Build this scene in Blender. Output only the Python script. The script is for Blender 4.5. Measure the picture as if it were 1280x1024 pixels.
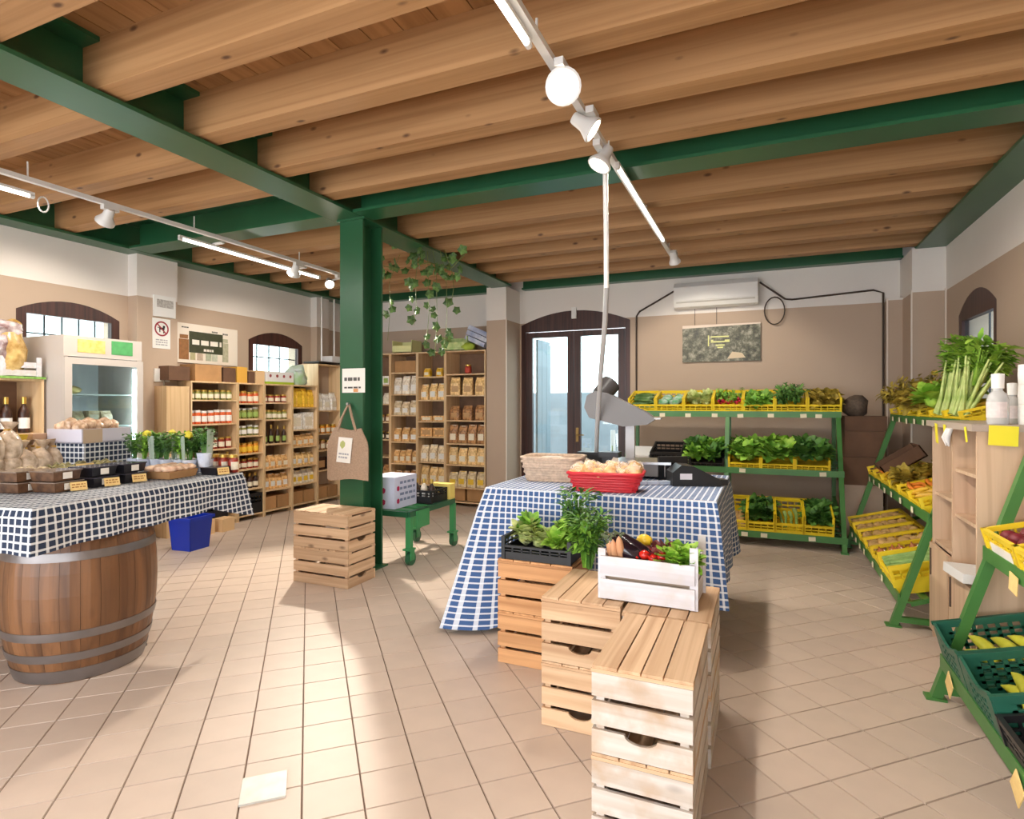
import bpy, bmesh, math, random
from mathutils import Vector, Matrix, Euler, noise
random.seed(11)
PI = math.pi
SC = bpy.context.scene
COL = SC.collection
for _o in list(bpy.data.objects):
    bpy.data.objects.remove(_o)

# ------------------------------------------------------------------ camera
cam_d = bpy.data.cameras.new('camera')
cam_d.sensor_fit = 'HORIZONTAL'; cam_d.sensor_width = 36.0
cam_d.lens = 728.0 / 1280.0 * 36.0
cam_d.shift_y = -7.0 / 1280.0
cam_d.clip_start = 0.05; cam_d.clip_end = 200
cam = bpy.data.objects.new('camera', cam_d); COL.objects.link(cam)
cam.location = (0, 0, 1.5); cam.rotation_euler = (PI / 2, 0, math.radians(23.4))
SC.camera = cam

# ------------------------------------------------------------------ world, daylight, exposure
W = bpy.data.worlds.new('sky'); SC.world = W; W.use_nodes = True
_bg = W.node_tree.nodes['Background']
_bg.inputs[0].default_value = (0.94, 0.97, 1.0, 1); _bg.inputs[1].default_value = 5.0
SC.view_settings.view_transform = 'Standard'; SC.view_settings.look = 'None'
SC.view_settings.gamma = 1.0; SC.view_settings.use_curve_mapping = False
SC.view_settings.exposure = 0.30

def area(name, loc, rot, sx, sy, power, col):
    d = bpy.data.lights.new(name, 'AREA'); d.shape = 'RECTANGLE'; d.size = sx; d.size_y = sy
    d.energy = power; d.color = col
    o = bpy.data.objects.new(name, d); COL.objects.link(o)
    o.location = loc; o.rotation_euler = rot
    return o
# fill added behind the camera at an assumed shop front; sky light through the arched openings
area('fill_assumed_shopfront', (-2.4, -2.32, 1.0), (PI / 2, 0, 0), 7.0, 1.7, 30, (0.72, 0.85, 1.0))
# sampling portals in the arched openings (they give no light of their own, they guide the sky's light)
for _n, _l, _r, _a, _b in (('portal_door', (-2.5, 8.30, 1.35), (-PI / 2, 0, 0), 1.6, 2.7),
                           ('portal_left', (-6.72, 6.36, 2.05), (0, -PI / 2, 0), 1.0, 1.0),
                           ('portal_fridge', (-6.72, 3.65, 2.05), (0, -PI / 2, 0), 1.0, 1.0),
                           ('portal_right', (2.05, 6.47, 2.05), (0, PI / 2, 0), 1.0, 1.0)):
    _p = area(_n, _l, _r, _a, _b, 1, (1, 1, 1)); _p.data.cycles.is_portal = True

# ------------------------------------------------------------------ helpers
def lin(c):
    out = []
    for x in c[:3]:
        x = x / 255.0
        out.append(x / 12.92 if x <= 0.04045 else ((x + 0.055) / 1.055) ** 2.4)
    return (out[0], out[1], out[2], 1.0)

class MB:
    """collects geometry; build() makes it one mesh object"""
    def __init__(s):
        s.v = []; s.f = []; s.m = []; s.uv = []
    def add(s, vs, fs, mat=0, uvs=None, M=None):
        b = len(s.v)
        for p in vs:
            p = Vector(p)
            s.v.append(M @ p if M else p)
        for i, f in enumerate(fs):
            s.f.append([b + k for k in f]); s.m.append(mat)
            s.uv.append(uvs[i] if uvs else None)
        return s
    def box(s, c, d, mat=0, M=None, rz=0, rx=0, ry=0):
        x, y, z = d[0] / 2, d[1] / 2, d[2] / 2
        vs = [(-x, -y, -z), (x, -y, -z), (x, y, -z), (-x, y, -z), (-x, -y, z), (x, -y, z), (x, y, z), (-x, y, z)]
        T = Matrix.Translation(c) @ Euler((rx, ry, rz)).to_matrix().to_4x4()
        if M: T = M @ T
        return s.add(vs, [(0, 3, 2, 1), (4, 5, 6, 7), (0, 1, 5, 4), (1, 2, 6, 5), (2, 3, 7, 6), (3, 0, 4, 7)], mat, None, T)
    def bx(s, x0, x1, y0, y1, z0, z1, mat=0, M=None):
        return s.box(((x0 + x1) / 2, (y0 + y1) / 2, (z0 + z1) / 2), (abs(x1 - x0), abs(y1 - y0), abs(z1 - z0)), mat, M)
    def bar(s, p0, p1, w, h, mat=0, M=None):
        """rectangular bar between two points; w across, h roughly upward"""
        p0 = Vector(p0); p1 = Vector(p1); d = p1 - p0; L = d.length; d.normalize()
        up = Vector((0, 0, 1)) if abs(d.z) < 0.95 else Vector((0, 1, 0))
        side = d.cross(up).normalized(); up = side.cross(d)
        R = Matrix((side, d, up)).transposed().to_4x4()
        T = Matrix.Translation((p0 + p1) / 2) @ R
        if M: T = M @ T
        return s.box((0, 0, 0), (w, L, h), mat, T)
    def lathe(s, prof, n=16, c=(0, 0, 0), mat=0, M=None, a0=0, a1=2 * PI):
        full = abs(a1 - a0 - 2 * PI) < 1e-6
        k = n if full else n + 1
        vs = []; fs = []
        for r, z in prof:
            for i in range(k):
                a = a0 + (a1 - a0) * i / n
                vs.append((c[0] + r * math.cos(a), c[1] + r * math.sin(a), c[2] + z))
        for j in range(len(prof) - 1):
            for i in range(n):
                i2 = (i + 1) % k
                fs.append((j * k + i, j * k + i2, (j + 1) * k + i2, (j + 1) * k + i))
        if full:
            if prof[0][0] > 1e-4: fs.append(tuple(range(k - 1, -1, -1)))
            if prof[-1][0] > 1e-4: fs.append(tuple((len(prof) - 1) * k + i for i in range(k)))
        return s.add(vs, fs, mat, None, M)
    def tube(s, pts, r, n=6, mat=0, M=None, caps=True):
        pts = [Vector(p) for p in pts]; rs = r if isinstance(r, (list, tuple)) else [r] * len(pts)
        vs = []; fs = []; prev = None
        for i, p in enumerate(pts):
            d = (pts[min(i + 1, len(pts) - 1)] - pts[max(i - 1, 0)]).normalized()
            if prev is None:
                a = Vector((0, 0, 1)) if abs(d.z) < 0.9 else Vector((1, 0, 0))
                u = d.cross(a).normalized()
            else:
                u = (prev - d * prev.dot(d)).normalized()
            prev = u; w = d.cross(u)
            for k in range(n):
                a = 2 * PI * k / n
                vs.append(p + (u * math.cos(a) + w * math.sin(a)) * rs[i])
        for i in range(len(pts) - 1):
            for k in range(n):
                k2 = (k + 1) % n
                fs.append((i * n + k, i * n + k2, (i + 1) * n + k2, (i + 1) * n + k))
        if caps:
            fs.append(tuple(range(n - 1, -1, -1))); fs.append(tuple((len(pts) - 1) * n + k for k in range(n)))
        return s.add(vs, fs, mat, None, M)
    def cyl(s, p0, p1, r0, r1=None, n=12, mat=0, M=None):
        return s.tube([p0, p1], [r0, r0 if r1 is None else r1], n, mat, M)
    def blob(s, c, r, seed=0, amp=0.15, sub=2, freq=1.6, mat=0, M=None, stretch=(1, 1, 1)):
        bm = bmesh.new(); bmesh.ops.create_icosphere(bm, subdivisions=sub, radius=1.0)
        off = Vector((seed * 3.17, seed * 1.3, seed * 7.7))
        vs = []
        for v in bm.verts:
            k = 1 + amp * noise.noise(v.co * freq + off)
            p = v.co * k
            vs.append((c[0] + p.x * r * stretch[0], c[1] + p.y * r * stretch[1], c[2] + p.z * r * stretch[2]))
        fs = [tuple(v.index for v in f.verts) for f in bm.faces]; bm.free()
        return s.add(vs, fs, mat, None, M)
    def leaf(s, base, d, up, L, w, curl=0.3, mat=0, nseg=3, ruffle=0.0, rnd=random):
        """a curved leaf of 2 x nseg quads from base along d"""
        d = Vector(d).normalized(); up = Vector(up); side = d.cross(up)
        if side.length < 1e-3: side = d.cross(Vector((1, 0.2, 0)))
        side.normalize(); up = side.cross(d).normalized()
        vs = []; fs = []
        for i in range(nseg + 1):
            t = i / nseg
            wid = w * (0.25 + 1.5 * t * (1.25 - t)) * (0.35 if i == nseg else 1)
            p = Vector(base) + d * (L * t) - up * (curl * L * t * t)
            for k in (-1, 0, 1):
                q = p + side * (wid * 0.5 * k) + up * ((0.18 * wid if k else 0) + (rnd.uniform(-1, 1) * ruffle * wid if k else 0))
                vs.append(q)
        for i in range(nseg):
            for k in (0, 1):
                a = i * 3 + k
                fs.append((a, a + 1, a + 4, a + 3))
        return s.add(vs, fs, mat)
    def mesh(s, name, mats, smooth=None):
        me = bpy.data.meshes.new(name)
        me.from_pydata([tuple(p) for p in s.v], [], s.f)
        for m in (mats if isinstance(mats, (list, tuple)) else [mats]): me.materials.append(m)
        if any(s.m): me.polygons.foreach_set('material_index', s.m)
        if any(u is not None for u in s.uv):
            ul = me.uv_layers.new(name='UVMap')
            for p, u in zip(me.polygons, s.uv):
                if u:
                    for li, c in zip(p.loop_indices, u): ul.data[li].uv = c
        me.update()
        if smooth is not None:
            me.shade_smooth(); me.set_sharp_from_angle(angle=math.radians(smooth))
        return me
    def build(s, name, mats, parent=None, loc=None, rot=None, smooth=None):
        return put(name, s.mesh(name, mats, smooth), parent, loc, rot)

def put(name, me, parent=None, loc=None, rot=None, M=None, scale=None):
    o = bpy.data.objects.new(name, me); COL.objects.link(o)
    if parent: o.parent = parent
    if M is not None: o.matrix_basis = M
    if loc is not None: o.location = loc
    if rot is not None: o.rotation_euler = rot if isinstance(rot, (tuple, list)) else (0, 0, rot)
    if scale is not None: o.scale = scale if isinstance(scale, (tuple, list)) else (scale,) * 3
    return o

def tag(o, label, cat, group=None):
    o['label'] = label; o['category'] = cat
    if group: o['group'] = group
    return o

def thing(name, label, cat, loc=(0, 0, 0), rz=0, group=None, M=None):
    o = bpy.data.objects.new(name, None); COL.objects.link(o); o.empty_display_size = 0.1
    if M is not None: o.matrix_basis = M
    else:
        o.location = loc; o.rotation_euler = (0, 0, rz)
    return tag(o, label, cat, group)

def struct(o):
    o['kind'] = 'structure'; return o

def TR(x, y, z, rz=0, rx=0, ry=0):
    return Matrix.Translation((x, y, z)) @ Euler((rx, ry, rz)).to_matrix().to_4x4()

ORD = ['first', 'second', 'third', 'fourth', 'fifth', 'sixth', 'seventh', 'eighth', 'ninth', 'tenth']

# ------------------------------------------------------------------ materials
MATS = {}
def newmat(name):
    m = bpy.data.materials.new(name); m.use_nodes = True
    nt = m.node_tree; b = nt.nodes['Principled BSDF']
    return m, nt, b

def P(name, col, rough=0.55, metal=0.0, var=0.0, nscale=8.0, bump=0.0, bscale=60.0, spec=0.5, emit=None, estr=0.0, alpha=1.0, rnd=0.0, trans=0.0, sss=0.0, col2=None, coat=0.0):
    """plain procedural material: base colour with noise mottling, per-object variation and fine bump"""
    if name in MATS: return MATS[name]
    m, nt, b = newmat(name); N = nt.nodes; Lk = nt.links
    c = lin(col); b.inputs['Base Color'].default_value = c
    b.inputs['Roughness'].default_value = rough; b.inputs['Metallic'].default_value = metal
    b.inputs['Specular IOR Level'].default_value = spec
    if trans: b.inputs['Transmission Weight'].default_value = trans
    if coat: b.inputs['Coat Weight'].default_value = coat
    if alpha < 1: b.inputs['Alpha'].default_value = alpha
    if sss:
        b.inputs['Subsurface Weight'].default_value = sss; b.inputs['Subsurface Scale'].default_value = 0.02
    if emit:
        b.inputs['Emission Color'].default_value = lin(emit); b.inputs['Emission Strength'].default_value = estr
    src = None
    if var or col2:
        tc = N.new('ShaderNodeTexCoord'); no = N.new('ShaderNodeTexNoise')
        no.inputs['Scale'].default_value = nscale; no.inputs['Detail'].default_value = 4
        Lk.new(tc.outputs['Object'], no.inputs['Vector'])
        ra = N.new('ShaderNodeValToRGB')
        k = var
        d = lin(col2) if col2 else c
        ra.color_ramp.elements[0].position = 0.35; ra.color_ramp.elements[1].position = 0.65
        ra.color_ramp.elements[0].color = (c[0] * (1 - k), c[1] * (1 - k), c[2] * (1 - k), 1)
        ra.color_ramp.elements[1].color = (min(d[0] * (1 + k), 1), min(d[1] * (1 + k), 1), min(d[2] * (1 + k), 1), 1)
        Lk.new(no.outputs['Fac'], ra.inputs['Fac']); src = ra.outputs['Color']
    if rnd:
        oi = N.new('ShaderNodeObjectInfo'); hs = N.new('ShaderNodeHueSaturation')
        mr = N.new('ShaderNodeMapRange'); mr.inputs['To Min'].default_value = 1 - rnd; mr.inputs['To Max'].default_value = 1 + rnd
        Lk.new(oi.outputs['Random'], mr.inputs['Value']); Lk.new(mr.outputs['Result'], hs.inputs['Value'])
        if src: Lk.new(src, hs.inputs['Color'])
        else: hs.inputs['Color'].default_value = c
        src = hs.outputs['Color']
    if src: Lk.new(src, b.inputs['Base Color'])
    if bump:
        tc = N.new('ShaderNodeTexCoord'); no = N.new('ShaderNodeTexNoise'); no.inputs['Scale'].default_value = bscale
        Lk.new(tc.outputs['Object'], no.inputs['Vector'])
        bp = N.new('ShaderNodeBump'); bp.inputs['Strength'].default_value = bump; bp.inputs['Distance'].default_value = 0.01
        Lk.new(no.outputs['Fac'], bp.inputs['Height']); Lk.new(bp.outputs['Normal'], b.inputs['Normal'])
    MATS[name] = m
    return m

def WOOD(name, c1, c2, axis=0, grain=26.0, rough=0.6, knots=0.0, rnd=0.12, long=0.8, wear=None, wearamt=0.5):
    """wood with grain stretched along a local axis, per-board variation, knots and optional wear patches"""
    if name in MATS: return MATS[name]
    m, nt, b = newmat(name); N = nt.nodes; Lk = nt.links
    b.inputs['Roughness'].default_value = rough
    tc = N.new('ShaderNodeTexCoord'); oi = N.new('ShaderNodeObjectInfo')
    mul = N.new('ShaderNodeVectorMath'); mul.operation = 'SCALE'; mul.inputs[0].default_value = (37, 53, 71)
    Lk.new(oi.outputs['Random'], mul.inputs['Scale'])
    ad = N.new('ShaderNodeVectorMath'); Lk.new(tc.outputs['Object'], ad.inputs[0]); Lk.new(mul.outputs[0], ad.inputs[1])
    mp = N.new('ShaderNodeMapping'); sc = [grain, grain, grain]; sc[axis] = long
    mp.inputs['Scale'].default_value = sc
    Lk.new(ad.outputs[0], mp.inputs['Vector'])
    no = N.new('ShaderNodeTexNoise'); no.inputs['Scale'].default_value = 1.0; no.inputs['Detail'].default_value = 5; no.inputs['Distortion'].default_value = 0.6
    Lk.new(mp.outputs[0], no.inputs['Vector'])
    ra = N.new('ShaderNodeValToRGB'); ra.color_ramp.elements[0].color = lin(c1); ra.color_ramp.elements[1].color = lin(c2)
    ra.color_ramp.elements[0].position = 0.33; ra.color_ramp.elements[1].position = 0.62
    Lk.new(no.outputs['Fac'], ra.inputs['Fac']); src = ra.outputs['Color']
    if knots:
        mk = N.new('ShaderNodeMapping'); ks = [7.0, 7.0, 7.0]; ks[axis] = 3.2
        mk.inputs['Scale'].default_value = ks; Lk.new(ad.outputs[0], mk.inputs['Vector'])
        vo = N.new('ShaderNodeTexVoronoi'); vo.inputs['Scale'].default_value = 1.0; Lk.new(mk.outputs[0], vo.inputs['Vector'])
        kr = N.new('ShaderNodeValToRGB'); kr.color_ramp.elements[0].position = 0.05; kr.color_ramp.elements[1].position = 0.13
        kr.color_ramp.elements[0].color = (1, 1, 1, 1); kr.color_ramp.elements[1].color = (0, 0, 0, 1)
        Lk.new(vo.outputs['Distance'], kr.inputs['Fac'])
        km = N.new('ShaderNodeMath'); km.operation = 'MULTIPLY'; km.inputs[1].default_value = knots; Lk.new(kr.outputs['Color'], km.inputs[0])
        mx = N.new('ShaderNodeMix'); mx.data_type = 'RGBA'; mx.inputs['B'].default_value = lin((70, 38, 20))
        Lk.new(km.outputs[0], mx.inputs['Factor']); Lk.new(src, mx.inputs['A']); src = mx.outputs['Result']
    if wear:
        n2 = N.new('ShaderNodeTexNoise'); n2.inputs['Scale'].default_value = 7; n2.inputs['Detail'].default_value = 6
        Lk.new(ad.outputs[0], n2.inputs['Vector'])
        r2 = N.new('ShaderNodeValToRGB'); r2.color_ramp.elements[0].position = 0.5 - 0.25 * wearamt; r2.color_ramp.elements[1].position = 0.72 - 0.25 * wearamt
        Lk.new(n2.outputs['Fac'], r2.inputs['Fac'])
        mx = N.new('ShaderNodeMix'); mx.data_type = 'RGBA'; mx.inputs['B'].default_value = lin(wear)
        Lk.new(r2.outputs['Color'], mx.inputs['Factor']); Lk.new(src, mx.inputs['A']); src = mx.outputs['Result']
    hs = N.new('ShaderNodeHueSaturation'); mr = N.new('ShaderNodeMapRange')
    mr.inputs['To Min'].default_value = 1 - rnd; mr.inputs['To Max'].default_value = 1 + rnd
    Lk.new(oi.outputs['Random'], mr.inputs['Value']); Lk.new(mr.outputs['Result'], hs.inputs['Value']); Lk.new(src, hs.inputs['Color'])
    Lk.new(hs.outputs['Color'], b.inputs['Base Color'])
    bp = N.new('ShaderNodeBump'); bp.inputs['Strength'].default_value = 0.12; bp.inputs['Distance'].default_value = 0.005
    Lk.new(no.outputs['Fac'], bp.inputs['Height']); Lk.new(bp.outputs['Normal'], b.inputs['Normal'])
    MATS[name] = m
    return m

def CLOTH(name, base, line, period=0.045, wline=0.30):
    """woven check from UVs in metres: squares parted by paler threads"""
    m, nt, b = newmat(name); N = nt.nodes; Lk = nt.links
    b.inputs['Roughness'].default_value = 0.85; b.inputs['Specular IOR Level'].default_value = 0.2
    uv = N.new('ShaderNodeUVMap'); sp = N.new('ShaderNodeSeparateXYZ'); Lk.new(uv.outputs[0], sp.inputs[0])
    outs = []
    for ax in ('X', 'Y'):
        d = N.new('ShaderNodeMath'); d.operation = 'DIVIDE'; d.inputs[1].default_value = period; Lk.new(sp.outputs[ax], d.inputs[0])
        fr = N.new('ShaderNodeMath'); fr.operation = 'FRACT'; Lk.new(d.outputs[0], fr.inputs[0])
        lt = N.new('ShaderNodeMath'); lt.operation = 'LESS_THAN'; lt.inputs[1].default_value = wline; Lk.new(fr.outputs[0], lt.inputs[0])
        outs.append(lt)
    mx = N.new('ShaderNodeMath'); mx.operation = 'ADD'; Lk.new(outs[0].outputs[0], mx.inputs[0]); Lk.new(outs[1].outputs[0], mx.inputs[1])
    ml = N.new('ShaderNodeMath'); ml.operation = 'MULTIPLY'; ml.inputs[1].default_value = 0.5; Lk.new(mx.outputs[0], ml.inputs[0])
    ra = N.new('ShaderNodeValToRGB'); ra.color_ramp.interpolation = 'CONSTANT'
    ra.color_ramp.elements[0].color = lin(base)
    ra.color_ramp.elements[1].position = 0.75; ra.color_ramp.elements[1].color = lin(line)
    e = ra.color_ramp.elements.new(0.25); a = lin(line); c = lin(base)
    e.color = tuple(0.8 * a[i] + 0.2 * c[i] for i in range(3)) + (1,)
    Lk.new(ml.outputs[0], ra.inputs['Fac']); Lk.new(ra.outputs['Color'], b.inputs['Base Color'])
    MATS[name] = m
    return m

def GLASS(name, tint=(235, 245, 245), refl=0.08):
    m, nt, b = newmat(name); N = nt.nodes; Lk = nt.links
    N.remove(b); out = N['Material Output']
    t = N.new('ShaderNodeBsdfTransparent'); t.inputs[0].default_value = lin(tint)
    g = N.new('ShaderNodeBsdfGlossy'); g.inputs['Roughness'].default_value = 0.03
    mx = N.new('ShaderNodeMixShader'); mx.inputs[0].default_value = refl
    Lk.new(t.outputs[0], mx.inputs[1]); Lk.new(g.outputs[0], mx.inputs[2]); Lk.new(mx.outputs[0], out.inputs[0])
    MATS[name] = m
    return m

def WALL(name, low, high, zsplit):
    """plaster painted in two colours, parted at a height"""
    m, nt, b = newmat(name); N = nt.nodes; Lk = nt.links
    b.inputs['Roughness'].default_value = 0.75
    tc = N.new('ShaderNodeTexCoord'); sp = N.new('ShaderNodeSeparateXYZ'); Lk.new(tc.outputs['Object'], sp.inputs[0])
    gt = N.new('ShaderNodeMath'); gt.operation = 'GREATER_THAN'; gt.inputs[1].default_value = zsplit; Lk.new(sp.outputs['Z'], gt.inputs[0])
    no = N.new('ShaderNodeTexNoise'); no.inputs['Scale'].default_value = 1.3; no.inputs['Detail'].default_value = 5; Lk.new(tc.outputs['Object'], no.inputs['Vector'])
    mx = N.new('ShaderNodeMix'); mx.data_type = 'RGBA'; mx.inputs['A'].default_value = lin(low); mx.inputs['B'].default_value = lin(high)
    Lk.new(gt.outputs[0], mx.inputs['Factor'])
    hs = N.new('ShaderNodeHueSaturation'); mr = N.new('ShaderNodeMapRange'); mr.inputs['To Min'].default_value = 0.93; mr.inputs['To Max'].default_value = 1.07
    Lk.new(no.outputs['Fac'], mr.inputs['Value']); Lk.new(mr.outputs['Result'], hs.inputs['Value']); Lk.new(mx.outputs['Result'], hs.inputs['Color'])
    Lk.new(hs.outputs['Color'], b.inputs['Base Color'])
    MATS[name] = m
    return m

wall_m = WALL('wall_paint', (184, 162, 142), (226, 219, 212), 2.69)
tile_m = P('floor_tile', (193, 173, 157), 0.46, var=0.035, nscale=5, rnd=0.045, spec=0.5)
grout_m = P('grout', (112, 92, 78), 0.8)
joist_m = WOOD('joist_wood', (156, 114, 72), (176, 134, 90), 0, 26, 0.6, 0.85, 0.07, long=0.5)
deck_m = WOOD('deck_wood', (140, 100, 60), (170, 128, 84), 1, 12, 0.6, 0.5, 0.12, long=.4)
green_m = P('green_steel', (38, 90, 58), 0.32, 0.0, var=0.05, nscale=3, spec=0.6)
darkwood_m = WOOD('window_wood', (46, 24, 20), (74, 40, 32), 2, 30, 0.4, 0, 0.05)
glass_m = GLASS('pane_glass')
white_m = P('white_paint', (226, 224, 222), 0.5)
whiteplastic_m = P('white_plastic', (232, 230, 226), 0.35)
black_m = P('black_plastic', (22, 22, 24), 0.4)
steel_m = P('brushed_steel', (176, 176, 178), 0.3, 0.9)
crate_m = WOOD('crate_wood', (184, 146, 110), (212, 178, 142), 0, 24, 0.7, 0.6, 0.1)
cratewhite_m = WOOD('crate_washed', (192, 178, 163), (214, 205, 196), 0, 24, 0.7, 0.3, 0.06, wear=(188, 160, 132), wearamt=0.1)
cratewhite2_m = WOOD('crate_white', (196, 192, 196), (216, 213, 217), 0, 24, 0.6, 0.0, 0.04, wear=(196, 186, 178), wearamt=0.1)
crateorange_m = WOOD('crate_tan', (176, 124, 78), (208, 156, 106), 0, 24, 0.65, 0.6, 0.08)
shelf_m = WOOD('shelf_oak', (206, 172, 128), (226, 196, 154), 2, 20, 0.5, 0.2, 0.05)
shelfdark_m = P('shelf_back', (128, 98, 76), 0.7, var=0.1)
cab_m = WOOD('cabinet_beech', (190, 158, 128), (208, 178, 148), 2, 18, 0.5, 0.0, 0.03)
card_m = P('cardboard', (178, 134, 88), 0.8, var=0.08, rnd=0.12)
carddark_m = P('cardboard_dark', (104, 74, 54), 0.8, var=0.1, rnd=0.1)
paper_m = P('paper', (236, 230, 220), 0.7)
tagy_m = P('price_card_yellow', (236, 202, 132), 0.7, var=0.04, nscale=40)
yellow_m = P('yellow_plastic', (238, 206, 38), 0.38, rnd=0.05, sss=0.0)
rackgreen_m = P('rack_green', (66, 120, 56), 0.4, var=0.06)
yellow2_m = P('yellow_note', (232, 218, 46), 0.6)
gcrate_m = P('teal_green_plastic', (30, 92, 72), 0.4, rnd=0.05)
red_m = P('red_wicker', (196, 34, 46), 0.45, rnd=0.08)
wicker_m = P('pale_wicker', (196, 172, 150), 0.7, var=0.15, nscale=40, rnd=0.08)
lightm = P('lamp_glow', (255, 250, 240), 0.4, emit=(255, 246, 230), estr=7.0)
tube_glow = P('tube_glow', (255, 250, 240), 0.4, emit=(255, 248, 236), estr=3.5)
clothshade_m = CLOTH('check_cloth_dark', (48, 58, 78), (222, 224, 226), 0.038, 0.27)
cloth_m = CLOTH('check_cloth', (66, 94, 140), (222, 226, 232), 0.038, 0.27)
# ================================================================== the room
XL, XR, YB, YF, ZT = -6.45, 1.75, 8.0, -2.2, 3.46
TS, TA = 0.2208, math.radians(42.7)          # floor tiles laid on the diagonal
floor = MB().bx(XL - 0.3, XR + 0.3, YF - 0.3, YB + 0.3, -0.12, -0.006).build('floor', grout_m); struct(floor)
tb = MB()
h_ = TS / 2 - 0.0022
tb.add([(-h_, -h_, -0.006), (h_, -h_, -0.006), (h_, h_, -0.006), (-h_, h_, -0.006), (-h_ + .002, -h_ + .002, 0), (h_ - .002, -h_ + .002, 0), (h_ - .002, h_ - .002, 0), (-h_ + .002, h_ - .002, 0)],
       [(4, 5, 6, 7), (0, 1, 5, 4), (1, 2, 6, 5), (2, 3, 7, 6), (3, 0, 4, 7)])
tile_me = tb.mesh('floor_tile', tile_m)
ea = Vector((math.cos(TA), math.sin(TA), 0)); eb = Vector((math.sin(TA), -math.cos(TA), 0))
org = Vector((-2.290, 1.798, 0)) + (ea + eb) * (TS / 2)
PSI = math.radians(23.4)
cells = []
for i in range(-60, 60):
    for j in range(-60, 60):
        p = org + ea * (i * TS) + eb * (j * TS)
        if XL - 0.1 < p.x < XR + 0.1 and YF - 0.1 < p.y < YB + 0.1:
            d = p.y * math.cos(PSI) - p.x * math.sin(PSI); l = p.x * math.cos(PSI) + p.y * math.sin(PSI)
            vis = d > 1.7 and abs(l) < 0.93 * d
            if vis:   # hidden under furniture
                if p.x < -6.1 or p.y > 7.5 or p.x > 1.1: vis = False
                if -1.6 < p.x < -.4 and 3.7 < p.y < 4.7: vis = False
            cells.append((d if vis else 99 + abs(d), p))
cells.sort(key=lambda t: t[0])
for k, (d, p) in enumerate(cells[:300]):
    put('tile', tile_me, floor, (p.x, p.y, 0), TA)
rb = MB()
for d, p in cells[300:]:
    rb.add([v.co for v in tile_me.vertices], [tuple(q.vertices) for q in tile_me.polygons], 0, None, TR(p.x, p.y, 0, TA))
far_tiles = rb.build('far_tiles', tile_m, floor); far_tiles['kind'] = 'stuff'
pl = MB().box((0, 0, 0.003), (0.165, 0.165, 0.008)).build('floor_hatch', P('hatch_steel', (196, 194, 186), 0.5, 0.3, var=0.08, nscale=14), None, (-1.79, 1.70, 0), TA)
tag(pl, 'square polished metal cover plate set in the tiled floor', 'floor plate')

def wall(name, org, ud, nd, length, height, thick, ops, mat):
    """wall with arched openings; ud runs along it, nd points into the room"""
    ud = Vector(ud); nd = Vector(nd); org = Vector(org); mb = MB()
    def pt(s, z, d): return org + ud * s + nd * d + Vector((0, 0, z))
    def quad(s0, s1, za0, za1, zb0, zb1, d):
        mb.add([pt(s0, za0, d), pt(s1, za1, d), pt(s1, zb1, d), pt(s0, zb0, d)], [(0, 1, 2, 3)])
    def strip(a, b):     # reveal face
        mb.add([pt(*a, 0), pt(*b, 0), pt(*b, -thick), pt(*a, -thick)], [(0, 1, 2, 3)])
    cur = 0
    for (s0, s1, z0, zs, zt) in sorted(ops):
        for d in (0, -thick):
            quad(cur, s0, 0, 0, height, height, d)
            if z0 > 0: quad(s0, s1, 0, 0, z0, z0, d)
        n = 12; pr = None
        for k in range(n + 1):
            t = k / n; s = s0 + (s1 - s0) * t; z = zs + (zt - zs) * (1 - (2 * t - 1) ** 2)
            if pr:
                for d in (0, -thick): quad(pr[0], s, pr[1], z, height, height, d)
                strip(pr, (s, z))
            pr = (s, z)
        strip((s0, z0), (s0, zs)); strip((s1, z0), (s1, zs)); strip((s0, z0), (s1, z0))
        cur = s1
    for d in (0, -thick): quad(cur, length, 0, 0, height, height, d)
    return struct(mb.build(name, mat))

W1 = (3.17, 4.13, 1.55, 2.40, 2.53); W2 = (5.86, 6.87, 1.55, 2.38, 2.52); W3 = (5.96, 6.98, 1.45, 2.36, 2.54); D1 = (-3.31, -1.69, 0.0, 2.66, 2.84)
# walls
wall('wall_left', (XL, YF, 0), (0, 1, 0), (1, 0, 0), YB - YF, ZT + .05, 0.28, [(w[0] - YF, w[1] - YF, *w[2:]) for w in (W1, W2)], wall_m)
wall('wall_back', (XL, YB, 0), (1, 0, 0), (0, -1, 0), XR - XL, ZT + .05, 0.30, [(D1[0] - XL, D1[1] - XL, *D1[2:])], wall_m)
wall('wall_right', (XR, YF, 0), (0, 1, 0), (-1, 0, 0), YB - YF, ZT + .05, 0.28, [(W3[0] - YF, W3[1] - YF, *W3[2:])], wall_m)
wall('wall_front', (XL, YF, 0), (1, 0, 0), (0, 1, 0), XR - XL, ZT + .05, 0.10, [(0.5, 7.6, 0.15, 2.75, 2.751)], wall_m)  # opening is assumed and unseen, added for the fill light
# pillars standing out of the walls
def pillar(name, x0, x1, y0, y1, bead=True):
    o = struct(MB().bx(x0, x1, y0, y1, 0, ZT - 0.3).build(name, wall_m))
    return o
pillar('trim_1', -3.64, -3.335, 7.5, 8.0)
pillar('trim_2', 1.45, 1.75, 7.40, 8.0)
pillar('trim_3', -6.45, -6.30, 4.22, 4.70)
pillar('trim_4', -6.45, -6.33, 7.05, 7.32)
struct(MB().bx(1.30, 1.45, 7.86, 8.0, 0, 2.72).build('trim_5', wall_m))
bead_m = P('corner_bead', (224, 212, 198), 0.5)
for k, (x, y) in enumerate(((1.444, 7.394), (1.744, 7.39), (-3.33, 7.494), (1.30, 7.855))):
    struct(MB().box((x, y, 1.36), (0.014, 0.014, 2.70)).build('trim_%d' % (6 + k), bead_m))

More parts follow.
